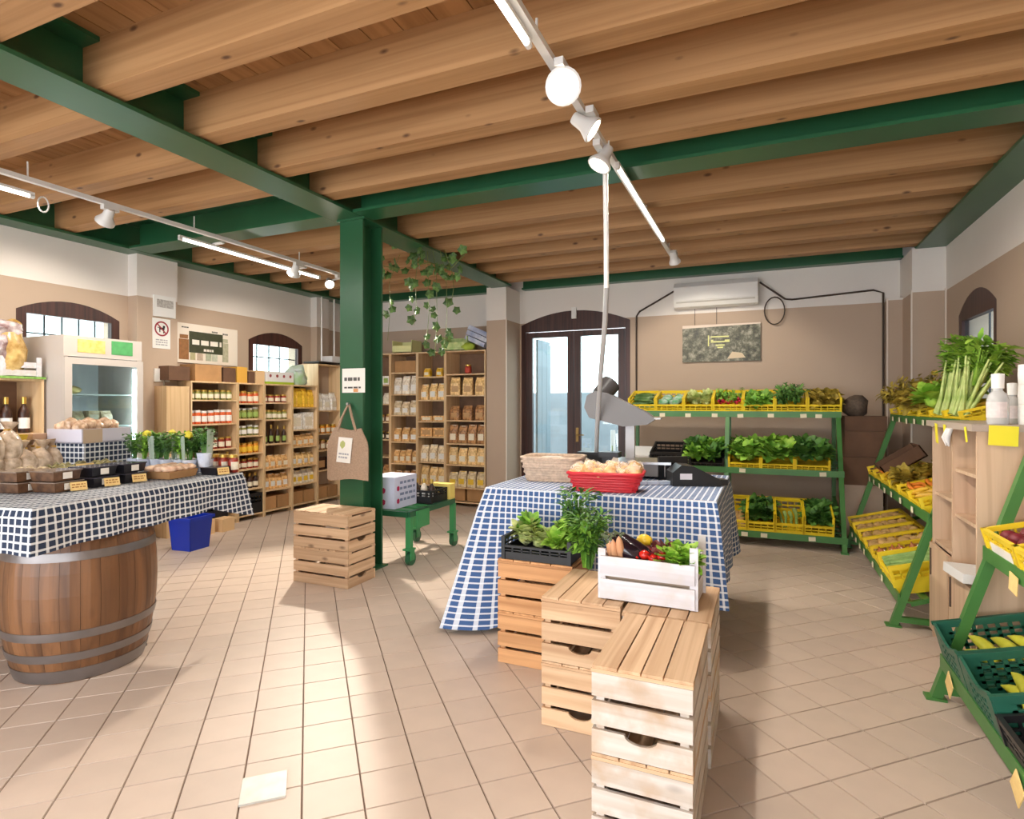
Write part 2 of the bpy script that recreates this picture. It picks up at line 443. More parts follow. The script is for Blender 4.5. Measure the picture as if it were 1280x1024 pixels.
# ---- ceiling
ceil = struct(MB().bx(XL, XR, YF, YB, ZT + 0.025, ZT + 0.12).build('ceiling', P('ceiling_back', (90, 60, 40), 0.9)))
bw = 0.205; n = int((XR - XL) / bw) + 1
bme = MB().box((0, 0, 0.0125), (bw - 0.006, YB - YF, 0.025)).mesh('board', deck_m)
for i in range(n):
    put('ceiling_board', bme, ceil, (XL + bw * (i + 0.5), (YB + YF) / 2, ZT))
def joists(x0, x1, ys):
    me = MB().bx(-(x1 - x0) / 2, (x1 - x0) / 2, 0, 0.15, 0, ZT - 3.19).mesh('joist', joist_m)
    for y in ys: put('joist', me, ceil, ((x0 + x1) / 2, y, 3.19))
joists(-3.40, 1.62, [-1.6, -1.0, -.4, .2, 0.80, 1.40, 1.98, 2.58, 3.17, 3.70, 4.94, 5.54, 6.10, 6.70, 7.30])
joists(-6.33, -3.43, [-1.4, -.8, -.2, .4, 1.0, 1.55, 2.15, 2.82, 3.42, 4.9, 5.5, 6.1, 6.7, 7.3])

def ibeam(name, p0, p1, w, h, label):
    """steel I section: bottom of the lower flange at p.z"""
    p0 = Vector(p0); p1 = Vector(p1); mb = MB(); U = Vector((0, 0, 1))
    mb.bar(p0 + U * 0.012, p1 + U * 0.012, w, 0.024); mb.bar(p0 + U * (h - 0.012), p1 + U * (h - 0.012), w, 0.024)
    mb.bar(p0 + U * h / 2, p1 + U * h / 2, 0.016, h - 0.048)
    return tag(mb.build(name, green_m), label, 'beam')
ibeam('steel_beam', (-3.41, YF, 3.15), (-3.41, YB - 0.5, 3.15), 0.31, 0.31, 'long green steel beam running over the green column to the door-side pillar')
ibeam('steel_beam', (-3.25, 4.18, 3.151), (1.46, 4.18, 3.151), 0.25, 0.30, 'green steel cross beam from the green column to the window wall with vegetable racks')
ibeam('steel_beam', (-6.18, 4.18, 3.151), (-3.57, 4.18, 3.151), 0.25, 0.30, 'green steel cross beam from the green column to the fridge wall')
ibeam('steel_beam', (-6.32, YF, 3.15), (-6.32, YB, 3.15), 0.25, 0.31, 'green steel beam lying along the top of the fridge wall')
ibeam('steel_beam', (1.615, YF, 3.15), (1.615, YB, 3.15), 0.27, 0.31, 'green steel beam lying along the top of the wall beside the celery')
ibeam('steel_beam', (-3.25, 7.93, 3.17), (1.46, 7.93, 3.17), 0.13, 0.28, 'green steel beam lying along the wall above the air conditioner')
ibeam('steel_beam', (-6.18, 7.93, 3.17), (-3.57, 7.93, 3.17), 0.13, 0.28, 'green steel beam lying along the wall above the pasta shelves')
col = thing('steel_column', 'dark green steel column with a bag and a notice hung on it', 'column', (-3.375, 4.34, 0))
MB().box((0, -0.135, 1.575), (0.25, 0.024, 3.15)).build('flange', green_m, col)
MB().box((0, 0.135, 1.575), (0.25, 0.024, 3.15)).build('flange', green_m, col)
MB().box((0, 0, 1.575), (0.02, 0.246, 3.15)).build('web', green_m, col)
MB().box((0, 0, 0.008), (0.34, 0.34, 0.016)).build('base_plate', green_m, col)
MB().box((0, 0, 3.142), (0.30, 0.32, 0.016)).build('cap_plate', green_m, col)

# ---- windows and door
def arch_panel(mb, s0, s1, zflat, zs, zt, d0, d1, n=10):
    pr = None
    for k in range(n + 1):
        t = k / n; s = s0 + (s1 - s0) * t; z = zs + (zt - zs) * (1 - (2 * t - 1) ** 2)
        if pr:
            a, za = pr
            vs = [(a, d0, zflat), (s, d0, zflat), (s, d0, z), (a, d0, za), (a, d1, zflat), (s, d1, zflat), (s, d1, z), (a, d1, za)]
            mb.add(vs, [(0, 1, 2, 3), (7, 6, 5, 4), (4, 5, 1, 0), (3, 2, 6, 7), (0, 3, 7, 4), (2, 1, 5, 6)])
        pr = (s, z)
def window(name, M, w, z0, zs, zt, zflat, bars):
    o = bpy.data.objects.new(name, None); COL.objects.link(o); o.matrix_basis = M; struct(o)
    mb = MB(); fw = 0.085
    mb.bx(0, fw, -0.06, 0.0, z0, zflat); mb.bx(w - fw, w, -0.06, 0.0, z0, zflat); mb.bx(fw, w - fw, -0.06, 0, z0, z0 + fw)
    arch_panel(mb, 0, w, zflat, zs, zt, -0.06, 0.0)
    mb.build('window_frame', darkwood_m, o)
    MB().bx(fw, w - fw, -0.034, -0.026, z0 + fw, zflat).build('pane', glass_m, o)
    for (a, b, v) in bars:
        m2 = MB()
        if v: m2.bx(a - .007, a + .007, -0.165, -0.151, z0, zflat + .05)
        else: m2.bx(0, w, -0.165, -0.151, b - .007, b + .007)
        m2.build('grille_bar', P('iron', (70, 72, 80), 0.6), o)
    return o
# local x along the wall, local y outwards is negative
ML = lambda y1: Matrix(((0, 1, 0, XL - 0.004), (-1, 0, 0, y1), (0, 0, 1, 0), (0, 0, 0, 1)))
gb = [(0.16 + .16 * k, 0, True) for k in range(5)] + [(0, 1.85, False), (0, 2.2, False)]
window('window_1', ML(W1[1]), W1[1] - W1[0], *W1[2:], 2.37, gb)
window('window_2', ML(W2[1]), W2[1] - W2[0], *W2[2:], 2.33, [(0.3, 0, True), (.5, 0, True), (.72, 0, True), (0, 2.17, False), (0, 1.8, False)])
MRt = Matrix(((0, -1, 0, XR + 0.004), (1, 0, 0, W3[0]), (0, 0, 1, 0), (0, 0, 0, 1)))
window('window_3', MRt, W3[1] - W3[0], *W3[2:], 2.30, [(0.3, 0, True), (.5, 0, True), (.72, 0, True), (0, 2.0, False), (0, 1.7, False)])
door = bpy.data.objects.new('door_1', None); COL.objects.link(door); struct(door)
door.matrix_basis = Matrix(((1, 0, 0, D1[0]), (0, -1, 0, YB + 0.004), (0, 0, 1, 0), (0, 0, 0, 1)))
dw = D1[1] - D1[0]
mb = MB(); mb.bx(0, .07, -.07, 0, 0, 2.56); mb.bx(dw - .07, dw, -.07, 0, 0, 2.56); arch_panel(mb, 0, dw, 2.56, D1[3], D1[4], -.07, 0)
mb.build('door_frame', darkwood_m, door)
for k in (0, 1):
    a = .075 + k * (dw / 2 - .072); b = a + dw / 2 - .078
    m2 = MB(); m2.bx(a, a + .095, -.06, -.005, .01, 2.55); m2.bx(b - .095, b, -.06, -.005, .01, 2.55)
    m2.bx(a + .095, b - .095, -.06, -.005, 2.47, 2.55); m2.bx(a + .095, b - .095, -.06, -.005, .01, .42)
    lf = m2.build('door_leaf', darkwood_m, door)
    MB().bx(a + .095, b - .095, -.036, -.028, .42, 2.47).build('pane', glass_m, lf)
    if k:
        hm = MB(); hm.bx(a + .03, a + .07, -.004, .006, .96, 1.16); hm.cyl((a + .05, 0, 1.06), (a + .05, .05, 1.06), .009); hm.cyl((a + .05, .05, 1.06), (a + .16, .05, 1.06), .009)
        hm.build('door_handle', P('brass', (150, 120, 70), 0.35, 0.8), lf, smooth=40)
sens = MB().box((-2.49, 7.985, 2.80), (0.07, 0.03, 0.16)).build('door_sensor', whiteplastic_m)
tag(sens, 'small white sensor box fixed over the arched door', 'sensor')
# assumed, unseen shop front added around the fill light behind the camera (glazing bars)
mb = MB()
for k in range(5): mb.bx(XL + .5 + 7.1 * k / 4 - .04, XL + .5 + 7.1 * k / 4 + .04, YF - .08, YF - .02, .15, 2.75)
mb.bx(XL + .5, XL + 7.6, YF - .08, YF - .02, 2.15, 2.22)
struct(mb.build('window_assumed', darkwood_m))
# ---- outside the door and windows
ysurf = P('yard_wall', (134, 142, 150), 0.9, var=0.08, nscale=2)
yard = struct(MB().bx(-14, 10, 8.3, 22, -.2, -.02).build('floor_yard', P('yard_ground', (140, 140, 138), 0.9, var=.06)))
yw = MB().bx(-9, 6, 12.4, 12.6, 0, 1.75).build('yard_wall', ysurf)
tag(yw, 'pale rendered garden wall standing outside the arched door', 'wall')
sh = thing('door_shutter', 'light blue wooden shutter folded open outside the arched door', 'shutter', (-3.24, 8.42, 0))
for k in range(3): MB().bx(0, .03, k * .2, k * .2 + .19, -.02, 2.5).build('board', P('shutter_paint', (132, 150, 160), 0.6), sh)
nbw = tag(MB().bx(3.6, 3.8, 2, 12, -.2, 4.5).build('neighbour_wall', P('blue_render', (96, 116, 158), .9, col2=(150, 168, 200), var=.1, nscale=2.5)), 'blue grey house wall outside the window beside the celery', 'wall')
ch = thing('garden_chair', 'white garden armchair with slatted back outside the door', 'chair', (-2.05, 9.7, 0), 0.4)
MB().bx(-.3, .3, -.28, .28, .40, .44).build('seat', white_m, ch)
for k in range(5): MB().bx(-.28 + k * .12, -.20 + k * .12, .26, .29, .44, 1.05).build('slat', white_m, ch)
for a in (-1, 1):
    for b in (-1, 1): MB().bx(a * .28 - .02, a * .28 + .02, b * .25 - .02, b * .25 + .02, 0, .40).build('leg', white_m, ch)
    MB().bx(a * .30 - .03, a * .30 + .03, -.28, .28, .64, .67).build('armrest', white_m, ch)
# ================================================================== track lights
def look(d):
    """matrix whose local -Z looks along d"""
    return Vector(d).normalized().to_track_quat('-Z', 'Y').to_matrix().to_4x4()
lampw_m = P('lamp_white', (214, 212, 208), 0.4)
LW = (1.0, 0.90, 0.76)
def track(label, x, y0, y1, z):
    t = MB().bx(x - .02, x + .02, y0, y1, z, z + .032)
    y = y0 + .4
    while y < y1:
        t.cyl((x, y, z + .03), (x, y, 3.20), .006, n=6); y += 1.3
    return tag(t.build('light_track', lampw_m), label, 'track')
track('white lighting track hung over the barrel table', -4.74, YF + .3, 5.85, 3.06)
track('white lighting track hung over the gingham counter', -0.92, YF + .3, 6.45, 3.10)
def tube_lamp(label, x, y0, y1, z, xo, power):
    t = thing('tube_lamp', label, 'lamp', (x, (y0 + y1) / 2, z))
    L = y1 - y0
    MB().bx(-.014, .014, -L / 2, L / 2, .012, .03).build('housing', lampw_m, t)
    MB().cyl((0, -L / 2 + .03, 0), (0, L / 2 - .03, 0), .014, n=10).build('tube', tube_glow, t, smooth=40)
    for s in (-1, 1): MB().cyl((0, s * (L / 2 - .03), 0), (0, s * L / 2, 0), .016, n=10).build('end_cap', lampw_m, t)
    for s in (-.3, .3):
        MB().bx(min(0, xo) - .006, max(0, xo) + .006, s * L - .015, s * L + .015, .03, .045).build('bracket', lampw_m, t)
    d = bpy.data.lights.new('tube_light', 'AREA'); d.shape = 'RECTANGLE'; d.size = .05; d.size_y = L; d.energy = power; d.color = (1.0, 0.95, 0.87)
    o = bpy.data.objects.new('tube_light', d); COL.objects.link(o); o.parent = t; o.location = (0, 0, -.03)
tube_lamp('lit fluorescent tube on the barrel-side track ending at the bright spotlight', -4.86, 3.64, 5.46, 3.0, .12, 27)
tube_lamp('lit fluorescent tube on the barrel-side track beside the small cable loop', -4.86, .9, 2.5, 3.0, .12, 25)
tube_lamp('lit fluorescent tube on the counter track ending at the far spotlight', -0.885, 3.78, 5.70, 3.06, -.04, 30)
tube_lamp('lit fluorescent tube on the counter track before the big round spotlight', -0.94, .55, 2.36, 3.06, .02, 27)
tube_lamp('lit fluorescent tube added for fill on the counter track by the assumed shop front', -0.92, -1.7, .1, 3.06, 0.0, 14)  # unseen tube added on the track's run behind the camera for frontal fill
def spot(label, p, d, power, r=.075, tx=None, ang=95, tz=3.1):
    p = Vector(p); tx = p.x if tx is None else tx
    t = thing('spot_lamp', label, 'lamp', M=Matrix.Translation(p) @ look(d))
    prof = [(.03, .13), (.034, .12), (.040, .06), (r * .8, .03), (r, .008), (r, -.006), (r * .86, -.008), (r * .82, .006)]
    MB().lathe([(0.001, .131)] + prof, 20).build('lamp_head', lampw_m, t, smooth=35)
    MB().lathe([(0.001, .004), (r * .8, .004)], 20).build('lamp_glass', lightm, t)
    Ti = t.matrix_basis.inverted()
    m2 = MB(); m2.bx(tx - .022, tx + .022, p.y - .07, p.y + .05, tz - .035, tz + .002); m2.bar((tx, p.y, tz - .03), p + look(d).to_3x3() @ Vector((0, 0, .09)), .018, .018)
    m2.v = [Ti @ q for q in m2.v]
    m2.build('adapter', lampw_m, t)
    L = bpy.data.lights.new('spot_light', 'SPOT'); L.energy = power; L.color = LW; L.spot_size = math.radians(ang); L.spot_blend = .45; L.shadow_soft_size = .05
    o = bpy.data.objects.new('spot_light', L); COL.objects.link(o); o.parent = t; o.location = (0, 0, -.02)
spot('big round spotlight on the counter track facing the assumed shop front', (-.87, 2.62, 3.0), (.35, -1, -.62), 34, .085)
spot('spotlight on the counter track turned towards the celery wall', (-.86, 3.10, 3.0), (1, .25, -.75), 115, .07)
spot('spotlight on the counter track turned down towards the crates', (-.93, 3.50, 2.97), (-.45, -.35, -1), 56, .075)
spot('far spotlight at the end of the counter track near the air conditioner', (-.86, 6.30, 2.99), (.1, .75, -.8), 67, .06)
spot('bright spotlight at the end of the barrel-side track', (-4.90, 5.68, 2.97), (.72, -.66, -.72), 470, .06, -4.74, 84, 3.06)
spot('white spotlight on the barrel-side track turned towards the fridge', (-4.82, 2.97, 2.95), (-.75, .1, -.7), 71, .07, -4.74, 95, 3.06)
spot('white spotlight on the barrel-side track above the tall shelves', (-4.82, 5.0, 2.95), (-.9, .45, -1), 50, .07, -4.74, 95, 3.06)
spot('spotlight added for fill on the counter track by the assumed shop front', (-.90, .1, 3.0), (.8, 1, -1), 26, .07)  # unseen spotlight, added on the continued track as fill from the front
lp = MB(); lp.tube([(-4.86 + .0, 2.56 + .035 * math.cos(a), 2.965 + .055 * math.sin(a)) for a in [k * PI / 8 for k in range(17)]], .006, 6)
tag(lp.build('cable_loop', lampw_m, smooth=60), 'small white loop of cable hanging from the lighting track', 'cable')
# power pole and hose from track down to the scale
pm = MB(); pm.tube([(-.925, 3.62, 3.10), (-.93, 3.67, 2.6), (-.935, 3.70, 2.25)], .016, 10)
pole = thing('power_pole', 'white service pole dropping from the track to the gingham counter', 'pole', (0, 0, 0))
pm.build('upper_pipe', whiteplastic_m, pole, smooth=50)
MB().tube([(-.935, 3.70, 2.26), (-.97, 3.80, 2.05), (-1.08, 4.1, 1.70), (-1.20, 4.45, 1.30), (-1.24, 4.58, 1.10)], .017, 10).build('hose', P('hose_grey', (176, 174, 172), .4), pole, smooth=50)

# ================================================================== things on the walls
def stroke_rows(mb, rows, x0, x1, z0, z1, y, rnd, fill=.75):
    """rows of small printed word marks"""
    for i in range(rows):
        zc = z1 - (z1 - z0) * (i + .5) / rows; hh = (z1 - z0) / rows * .5; x = x0
        while x < x1 - .01:
            wd = rnd.uniform(.12, .3) * (x1 - x0)
            mb.bx(x, min(x + wd, x1), y, y + .0015, zc - hh / 2, zc + hh / 2); x += wd + (x1 - x0) * .06
rnd = random.Random(5)
ac = thing('air_conditioner', 'long white wall air conditioner over the farm picture', 'air conditioner', (-.575, 8.0, 2.74))
b = MB(); L2 = .505
prof = [(0, .06), (0, .33), (-.16, .33), (-.21, .27), (-.215, .10), (-.17, .02), (-.10, 0)]
vs = [(-L2, y, z) for y, z in prof] + [(L2, y, z) for y, z in prof]; k = len(prof)
b.add(vs, [tuple(range(k - 1, -1, -1)), tuple(range(k, 2 * k))] + [(i, (i + 1) % k, k + (i + 1) % k, k + i) for i in range(k)])
b.build('body', whiteplastic_m, ac, smooth=25)
MB().add([(-L2 + .03, -.205, .075), (L2 - .03, -.205, .075), (L2 - .03, -.14, .008), (-L2 + .03, -.14, .008)], [(0, 1, 2, 3)]).add([(-L2 + .03, -.215, .078), (L2 - .03, -.215, .078), (L2 - .03, -.205, .075), (-L2 + .03, -.205, .075)], [(0, 1, 2, 3)]).build('air_flap', P('ac_flap', (206, 202, 196), .4), ac)
cbl = P('dark_cable', (74, 62, 54), .6)
c1 = MB().tube([(-1.06, 7.97, 3.02), (-1.56, 7.985, 2.76), (-1.60, 7.985, 2.70), (-1.60, 7.985, .2)], .012, 6).build('cable', cbl, smooth=60)
tag(c1, 'dark cable running from the air conditioner down beside the door', 'cable')
c2 = MB().tube([(-.05, 7.9, 3.02), (.24, 7.97, 2.80), (.32, 7.98, 2.79), (1.18, 7.98, 2.84), (1.28, 7.98, 2.80), (1.28, 7.98, .3)], .012, 6).build('cable', cbl, smooth=60)
tag(c2, 'dark cable run from the air conditioner to the corner pillar', 'cable')
c3 = MB().tube([(.12 + .115 * math.cos(a), 7.95, 2.66 + .17 * math.sin(a)) for a in [k * PI / 10 for k in range(21)]], .008, 6).build('cable_coil', cbl, smooth=60)
tag(c3, 'thin loop of cable hanging at the end of the air conditioner', 'cable')
# farm picture
pc = thing('farm_picture', 'wide canvas picture of vegetable fields under the air conditioner', 'picture', (-.515, 7.985, 2.05))
m, nt, bs = newmat('field_print'); N = nt.nodes; Lk = nt.links
tc = N.new('ShaderNodeTexCoord'); no = N.new('ShaderNodeTexNoise'); no.inputs['Scale'].default_value = 16; no.inputs['Detail'].default_value = 8; no.inputs['Roughness'].default_value = .7
Lk.new(tc.outputs['Object'], no.inputs['Vector'])
ra = N.new('ShaderNodeValToRGB'); e = ra.color_ramp.elements
e[0].position = .34; e[0].color = lin((38, 36, 30)); e[1].position = .68; e[1].color = lin((170, 164, 146))
q = e.new(.5); q.color = lin((92, 92, 72))
Lk.new(no.outputs['Fac'], ra.inputs['Fac']); Lk.new(ra.outputs['Color'], bs.inputs['Base Color'])
MB().bx(-.475, .475, -.02, 0, 0, .48).build('canvas', m, pc)
MB().add([(-.475, -.0205, .44), (.0, -.0205, .452), (.475, -.0205, .462), (.475, -.0205, .48), (-.475, -.0205, .48)], [(0, 1, 2, 3, 4)]).build('sky_print', P('print_sky', (224, 206, 190), .7), pc)
mb = MB(); mb.bx(-.155, -.14, -.0215, -.021, .20, .34)
for zz, a, b_ in ((.31, -.12, .1), (.265, -.12, -.09), (.245, -.12, .11), (.26, .05, .11), (.20, -.06, .05), (.17, -.04, .03)): mb.bx(a, b_, -.0215, -.021, zz, zz + .018)
mb.build('lettering', P('print_yellow', (222, 222, 150), .7), pc)
MB().add([(.08, -.021, .03), (.30, -.021, .04), (.26, -.021, .10), (.14, -.021, .12)], [(0, 1, 2, 3)]).build('path_print', P('print_path', (214, 194, 164), .7), pc)
pw = MB(); pw.cyl((-.32, 0, .48), (-.32, 0, .70), .003, n=5); pw.cyl((-.05, 0, .48), (-.05, 0, .70), .003, n=5)
pw.build('hanging_wire', cbl, pc)
# banner by the fridge wall (local x along +Y, face to +X)
MLW = lambda y, z, x=XL: Matrix(((0, -1, 0, x), (1, 0, 0, y), (0, 0, 1, z), (0, 0, 0, 1)))   # local -y points into the room
bn = thing('jar_banner', 'white banner printed with jars and a dark green title band', 'banner', M=MLW(5.19, 2.0))
MB().bx(-.47, .47, -.02, 0, 0, .48).build('board', P('banner_white', (232, 222, 208), .6), bn)
MB().bx(-.24, .24, -.023, -.02, .13, .39).build('title_band', P('band_green', (62, 66, 44), .6, var=.15, nscale=25), bn)
mb = MB(); stroke_rows(mb, 1, -.2, .22, .2, .32, -.0255, rnd); stroke_rows(mb, 1, -.04, .10, .14, .20, -.0255, rnd); mb.build('lettering', paper_m, bn)
mb = MB(); stroke_rows(mb, 1, -.34, -.24, .415, .445, -.0215, rnd); stroke_rows(mb, 1, .08, .17, .39, .43, -.0215, rnd); stroke_rows(mb, 1, .24, .33, .38, .42, -.0215, rnd); mb.build('small_print', P('ink_grey', (90, 86, 80), .6), bn)
for k, (x, w_, hh, cc) in enumerate(((-.31, .13, .30, (150, 104, 62)), (-.19, .07, .11, (176, 170, 130)), (-.09, .08, .10, (190, 170, 150)), (.03, .08, .12, (180, 186, 160)), (.12, .08, .12, (196, 200, 180)), (.28, .09, .30, (178, 176, 150)))):
    q = MB(); q.bx(x - w_ / 2, x + w_ / 2, -.0225, -.02, .04, .04 + hh * .82); q.bx(x - w_ * .42, x + w_ * .42, -.0228, -.02, .04 + hh * .84, .04 + hh)
    q.build('printed_jar', P('print_jar%d' % k, cc, .6, var=.12, nscale=30), bn)
# signs on the pillar
s1 = thing('white_sign', 'white framed square notice on the pillar above the no dogs sign', 'sign', M=MLW(4.53, 2.49, -6.30))
MB().bx(-.13, .13, -.025, 0, 0, .24).build('board', whiteplastic_m, s1)
MB().bx(-.10, .10, -.0265, -.025, .105, .195).build('print_block', P('faded_print', (178, 174, 168), .7, var=.25, nscale=60), s1)
s2 = thing('no_dogs_sign', 'white sign with a red ring and a barred black dog', 'sign', M=MLW(4.50, 2.13, -6.30))
MB().bx(-.105, .105, -.008, 0, 0, .34).build('board', whiteplastic_m, s2)
mb = MB()
for k in range(28):
    a0, a1 = 2 * PI * k / 28, 2 * PI * (k + 1) / 28
    mb.add([(r * math.cos(a), -.0085, .225 + r * math.sin(a)) for r, a in ((.068, a0), (.086, a0), (.086, a1), (.068, a1))], [(0, 1, 2, 3)])
mb.bar((-.055, -.0088, .28), (.055, -.0088, .17), .002, .014)
mb.build('ring', P('sign_red', (150, 40, 52), .5), s2)
mb = MB(); mb.bx(-.03, .035, -.0083, -.008, .215, .24); mb.bx(.015, .04, -.0083, -.008, .235, .262); mb.bx(-.028, -.016, -.0083, -.008, .185, .216); mb.bx(.018, .031, -.0083, -.008, .175, .216); mb.bx(-.05, -.028, -.0083, -.008, .234, .242)
mb.build('dog_mark', black_m, s2)
mb = MB(); stroke_rows(mb, 3, -.07, .07, .03, .11, -.0095, rnd); mb.build('lettering', P('ink_pale', (168, 166, 170), .6), s2)
so = thing('wall_socket', 'white wall socket with a plug and hanging lead', 'socket', M=MLW(4.50, 1.75, -6.30))
MB().bx(-.09, .09, -.02, 0, 0, .15).build('plate', whiteplastic_m, so)
mb = MB(); mb.bx(-.02, .02, -.05, -.02, .04, .10); mb.tube([(0, -.045, .05), (.0, -.05, -.1), (.01, -.03, -.45)], .008, 6); mb.build('plug', P('plug_grey', (120, 112, 104), .5), so)

# ================================================================== green column: notice and tote bag
nt_ = thing('column_notice', 'white paper notice taped to the green column above the bag', 'notice', (-3.345, 4.192, 1.60))
MB().bx(-.125, .125, -.006, -.004, 0, .215).build('sheet', paper_m, nt_)
mb = MB(); stroke_rows(mb, 1, -.10, .07, .09, .15, -.008, rnd); stroke_rows(mb, 1, -.10, .08, .03, .06, -.008, rnd); mb.build('lettering', P('ink_grey', (90, 86, 80), .6), nt_)
MB().bx(-.0, .05, -.0075, -.006, .005, .035).build('orange_mark', P('print_orange', (214, 150, 96), .7), nt_)
tb_ = thing('tote_bag', 'beige jute shopping bag with a printed label hanging on the column', 'bag', (-3.375, 4.165, .84))
jute = P('jute', (168, 140, 116), .9, var=.12, nscale=90, bump=.3, bscale=240)
b = MB(); nx, nz = 8, 8
for sgn in (-1, 1):
    vs = []
    for j in range(nz + 1):
        t = j / nz
        for i in range(nx + 1):
            u = i / nx * 2 - 1; wd = .225 * (1 - .22 * max(0, t - .72) / .28 * 1.6)
            bulge = .045 * (1 - u * u) ** .5 * (1 - .75 * t) + .004
            vs.append((u * wd, sgn * bulge - .02, t * .44 + .012 * math.sin(3 * u + t * 4) - .012 * abs(u) * (1 - t)))
    fs = [(j * (nx + 1) + i, j * (nx + 1) + i + 1, (j + 1) * (nx + 1) + i + 1, (j + 1) * (nx + 1) + i) for j in range(nz) for i in range(nx)]
    b.add(vs, fs)
b.build('bag_body', jute, tb_, smooth=60)
for s in (-1, 1): MB().tube([(s * .10, -.035, .42), (s * .055, -.03, .54), (s * .012, -.01, .64), (0, .0, .655)], [.012, .011, .01, .01], 6).build('handle', jute, tb_, smooth=60)
lb = MB().bx(-.075, .075, -.0785, -.076, .14, .36).build('label_print', paper_m, tb_); lb.rotation_euler = (-.08, .06, 0); lb.location = (-.02, -.002, .0)
mb = MB(); mb.blob((-.025, -.0785, .30), .034, 3, .4, 1, 1.6, stretch=(1, .03, 1)); mb.build('leaf_print', P('print_green', (176, 180, 110), .7), lb)
mb = MB(); stroke_rows(mb, 2, -.055, .055, .17, .23, -.08, rnd); mb.build('lettering', P('ink_pale', (168, 166, 170), .6), lb)
MB().cyl((0, .0, .66), (0, -.03, .66), .012, n=8).build('hook', steel_m, tb_)

# ================================================================== barrels and the check-cloth tables
oak = WOOD('barrel_oak', (86, 56, 34), (126, 86, 54), 2, 16, .42, .3, .13)
hoop_m = P('hoop_steel', (132, 126, 124), .38, .75, var=.12, nscale=5)
def barrel(label, loc, rz):
    t = thing('wine_barrel', label, 'barrel', loc, rz)
    H, rb_, rm = .955, .305, .378
    R = lambda z: rb_ + (rm - rb_) * (1 - ((z - H / 2) / (H / 2)) ** 2)
    n = 26; zs = [H * k / 8 for k in range(9)]
    sv = MB(); da = PI / n * .985
    for k, z in enumerate(zs): pass
    vs = []; fs = []
    for z in zs:
        r = R(z)
        for rr, a in ((r - .024, -da), (r, -da), (r + .0015, 0), (r, da), (r - .024, da)):
            vs.append((rr * math.cos(a), rr * math.sin(a), z))
    for j in range(8):
        for i in range(5):
            i2 = (i + 1) % 5; fs.append((j * 5 + i, j * 5 + i2, (j + 1) * 5 + i2, (j + 1) * 5 + i))
    fs.append((4, 3, 2, 1, 0)); fs.append(tuple(40 + i for i in range(5)))
    me = sv.add(vs, fs).mesh('stave', oak)
    for i in range(n): put('stave', me, t, (0, 0, 0), 2 * PI * i / n)
    MB().lathe([(.001, H - .03), (rb_ - .022, H - .03)], 26).build('barrel_head', oak, t)
    for z0, z1 in ((.005, .075), (.125, .17), (.245, .29), (.665, .71), (.785, .83), (.88, .95)):
        MB().lathe([(R(z0) + .001, z0), (R(z0) + .005, z0), (R((z0 + z1) / 2) + .006, (z0 + z1) / 2), (R(z1) + .005, z1), (R(z1) + .001, z1)], 40).build('hoop', hoop_m, t, smooth=40)
    for k in range(6):
        a = .5 + k * 1.05; z = (.04, .148, .268, .688, .808, .915)[k]
        MB().cyl((R(z) * math.cos(a), R(z) * math.sin(a), z), ((R(z) + .011) * math.cos(a), (R(z) + .011) * math.sin(a), z), .008, n=8).build('rivet', hoop_m, t)
    MB().cyl(((rm - .005) * math.cos(2.9), (rm - .005) * math.sin(2.9), .5), ((rm + .012) * math.cos(2.9), (rm + .012) * math.sin(2.9), .5), .022, n=12).build('bung', oak, t)
barrel('brown oak wine barrel with steel hoops at the front of the check-cloth table', (-3.665, 2.13, 0), .3)
barrel('brown oak wine barrel behind the front one under the check-cloth table', (-4.52, 2.66, 0), 1.1)

